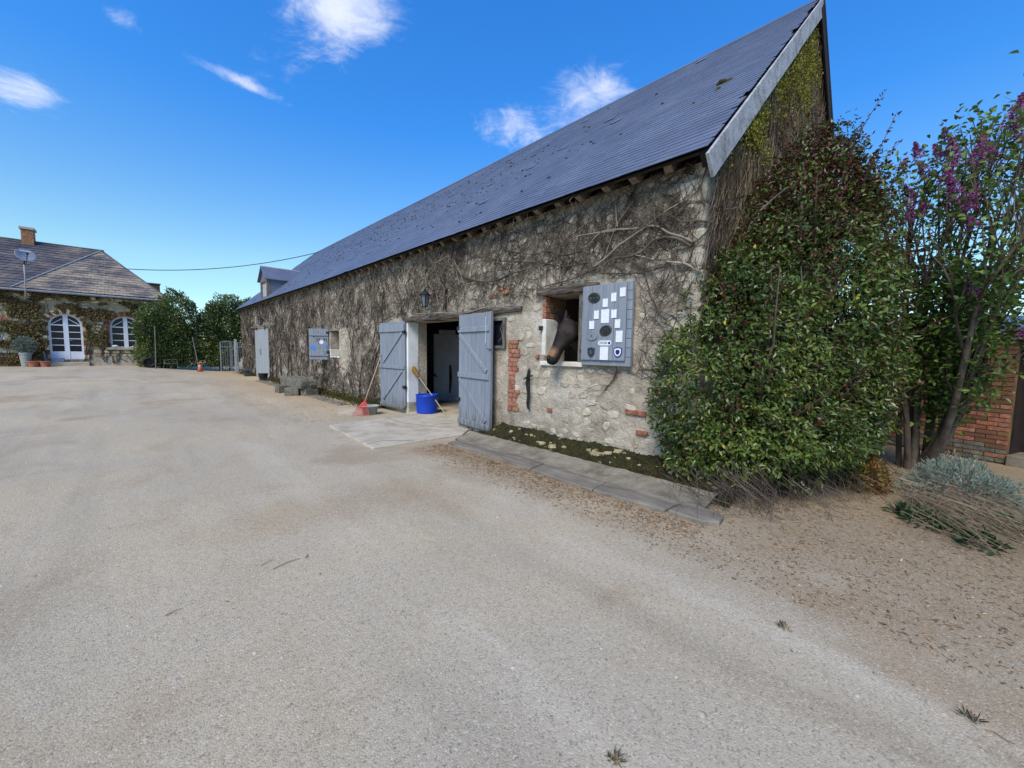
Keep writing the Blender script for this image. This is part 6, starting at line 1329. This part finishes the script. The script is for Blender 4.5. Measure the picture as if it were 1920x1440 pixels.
# pots and boxes by the house door
def pot(name, x, y, r_, h_, m_, lb, leaf=None, nside=18):
    g0 = gz(x, y); t = thing(name, (x, y, g0), lb, 'pot'); mb = MB(); mb.lathe((x, y, g0), [(r_*.72, 0), (r_*.95, h_*.85), (r_*1.05, h_*.86), (r_*1.05, h_), (r_*.9, h_), (r_*.85, h_*.7)], nside); obj('body', mb, m_, t)
    mb = MB(); mb.lathe((x, y, g0+h_*.7), [(r_*.84, 0), (r_*.8, .05)], 12); obj('soil', mb, M_moss, t)
    if leaf:
        n = leaf; d = unit(rng.normal(size=(n, 3))); Pq = np.array([x, y, g0+h_+.35])+d*np.array([.42, .3, .45])*(rng.random(n)[:, None]**.4); V, F = leaves(Pq, d, rng.normal(size=(n, 3))+np.array([0, 0, 1]), .09, .04); npmesh('plant', V, F, M_grey_leaf, t, kind='stuff')
pot('planter', -4.05, 32.35, .23, .74, M_greypl, 'tall pale planter with a bushy plant left of the french door', 900)
pot('flower_pot', -3.75, 31.95, .24, .3, M_terra, 'terracotta pot standing against the tall pale planter'); pot('flower_pot', -3.35, 31.9, .22, .3, M_terra, 'terracotta pot nearest the step of the french door')
mb = MB(); mb.box(-3.2, -2.75, 32.62, 32.85, .60, .84); obj('blue_crate', mb, mat('crate_grey', [srgb(104, 112, 140), srgb(126, 134, 160)], rough=.6, bump=.1), bevel=.02, label='grey blue storage crate on the step before the french door', cat='crate')
mb = MB(); mb.hexa([(-3.42, 32.55, .6), (-3.36, 32.55, .6), (-3.36, 32.8, .6), (-3.42, 32.8, .6), (-3.52, 32.85, 1.2), (-3.46, 32.85, 1.2), (-3.46, 32.95, 1.2), (-3.52, 32.95, 1.2)]); obj('dark_board', mb, M_slate, label='dark board leaning beside the french door', cat='board')
for k, (x, r_) in enumerate([(-.75, .1), (.05, .07), (.25, .06)]):
    mb = MB(); mb.blob((x, HY-.05, HWN[2]+r_*.7), (r_*1.6, r_*.7, r_*.7), 10, 6, .1, k); obj('sill_stone', mb, M_card, smooth=True, label=['long white stone lying on the arched window sill', 'white lump beside the middle of the arched window sill', 'small white lump at the bush end of the arched window sill'][k], cat='ornament')
# overhead cable from the barn roof to the house
a_, b_ = Vector((XR, 27.5, 7.86)), ony(185, 500, HY+1.2); mb = MB(); pts = [a_.lerp(b_, q/24)-UPV*(1.1*4*(q/24)*(1-q/24)*.55) for q in range(25)]; mb.tube(pts, .022, 5); obj('overhead_cable', mb, M_wire, smooth=True, label='black overhead cable sagging between barn ridge and farmhouse roof', cat='cable')

# ------------------------------------------------------------------ loose gravel, litter and twigs on the ground
def scatter(n, fx, smin, smax, m_, name, label, cat, flat=.5):
    base = np.array([(1, 0, 0), (.3, .9, 0), (-.8, .5, 0), (-.7, -.6, 0), (.4, -.85, 0), (.1, .05, 1)]); F0 = [(0, 1, 5), (1, 2, 5), (2, 3, 5), (3, 4, 5), (4, 0, 5)]
    pts = np.array([fx() for _ in range(n)]); s_ = rng.uniform(smin, smax, n)*(1+1.3*(rng.random(n) < .06)); a_ = rng.random(n)*6.28; el_ = rng.uniform(.6, 1.4, n)
    X = base[None, :, 0]*s_[:, None]*el_[:, None]; Y = base[None, :, 1]*s_[:, None]; Z = base[None, :, 2]*s_[:, None]*flat
    V = np.stack([pts[:, 0, None]+X*np.cos(a_)[:, None]-Y*np.sin(a_)[:, None], pts[:, 1, None]+X*np.sin(a_)[:, None]+Y*np.cos(a_)[:, None], np.array([gz(p[0], p[1]) for p in pts])[:, None]+Z-.0005], 2).reshape(-1, 3)
    F = (np.arange(n)[:, None, None]*6+np.array(F0)[None]).reshape(-1, 3); tag(npmesh(name, V, F, m_, kind='stuff'), label, cat)
def fgrav():
    while True:
        r_ = .9+9*rv.random()**1.7; th = YAW+rv.uniform(-.98, .98); x, y = r_*math.sin(th), r_*math.cos(th)
        if x < 3.7 and not (2.6 < x < 4.9 and 5.8 < y < 8.6): return (x, y)
scatter(15000, fgrav, .002, .0055, M_pebble, 'gravel', 'small loose gravel over the yard', 'gravel')
scatter(600, fgrav, .005, .010, M_pebble, 'pebbles', 'larger pale pebbles scattered over the yard', 'pebbles', .45)
def flit():
    while True:
        y = rv.uniform(-.6, 5.6); x = 3.72-abs(rv.gauss(0, .28)) if rv.random() < .6 and y > 1.3 else rv.uniform(3.0, 6.2)
        if y > 1.2 and x > 3.72: continue
        return (x, y)
n = 8500; pts = [flit() for _ in range(n)]; mbp = np.array([(p[0], p[1], gz(*p)+.004+.004*rv.random()) for p in pts]); D_ = rng.normal(size=(n, 3)); D_[:, 2] *= .12
V, F = leaves(mbp, D_, np.tile([0, 0, 1.], (n, 1))+rng.normal(size=(n, 3))*.3, rng.uniform(.012, .05, n), rng.uniform(.003, .012, n), .05, .02); tag(npmesh('leaf_litter', V, F, M_straw, kind='stuff'), 'dry brown needles and leaf litter along the kerb and shrub', 'leaf litter')
n = 2200; pts = np.stack([rng.uniform(2.2, 4.5, n), 9+13*rng.random(n)**1.3], 1); D_ = rng.normal(size=(n, 3)); D_[:, 2] *= .1
V, F = leaves(np.array([(p[0], p[1], gz(*p)+.006) for p in pts]), D_, np.tile([0, 0, 1.], (n, 1)), rng.uniform(.03, .09, n), rng.uniform(.006, .016, n), .05, .02); tag(npmesh('straw_litter', V, F, M_straw, kind='stuff'), 'straw scattered on the gravel before the creeper wall', 'straw')
tws = [((488, 1060), (512, 1048), 'short twig beside the longer twig on the open gravel'), ((512, 1066), (562, 1046), 'longest dry twig lying on the open gravel'), ((572, 1046), (578, 1040), 'tiny twig end beyond the longest twig on the gravel'), ((310, 1154), (342, 1140), 'thin twig alone on the grey gravel'), ((1850, 1368), (1905, 1395), 'dry stalk lying beside the dark grass tuft'), ((1440, 1025), (1530, 1032), 'bent bare stick on the earth before the big shrub'), ((1740, 960), (1660, 930), 'long pale stick sticking out toward the grey bush')]
for k, (a_, b_, lb) in enumerate(tws):
    p, q = onz(*a_, .008), onz(*b_, .008); p.z = gz(p.x, p.y)+.006; q.z = gz(q.x, q.y)+.006; mb = MB(); mb.tube([p, p.lerp(q, .4)+Vector((.01, .008, .004)), p.lerp(q, .75)+Vector((-.006, .004, .003)), q], [.0025, .003, .0025, .0015], 5); obj('twig', mb, M_straw if k != 6 else M_vine_pale, label=lb, cat='twig')
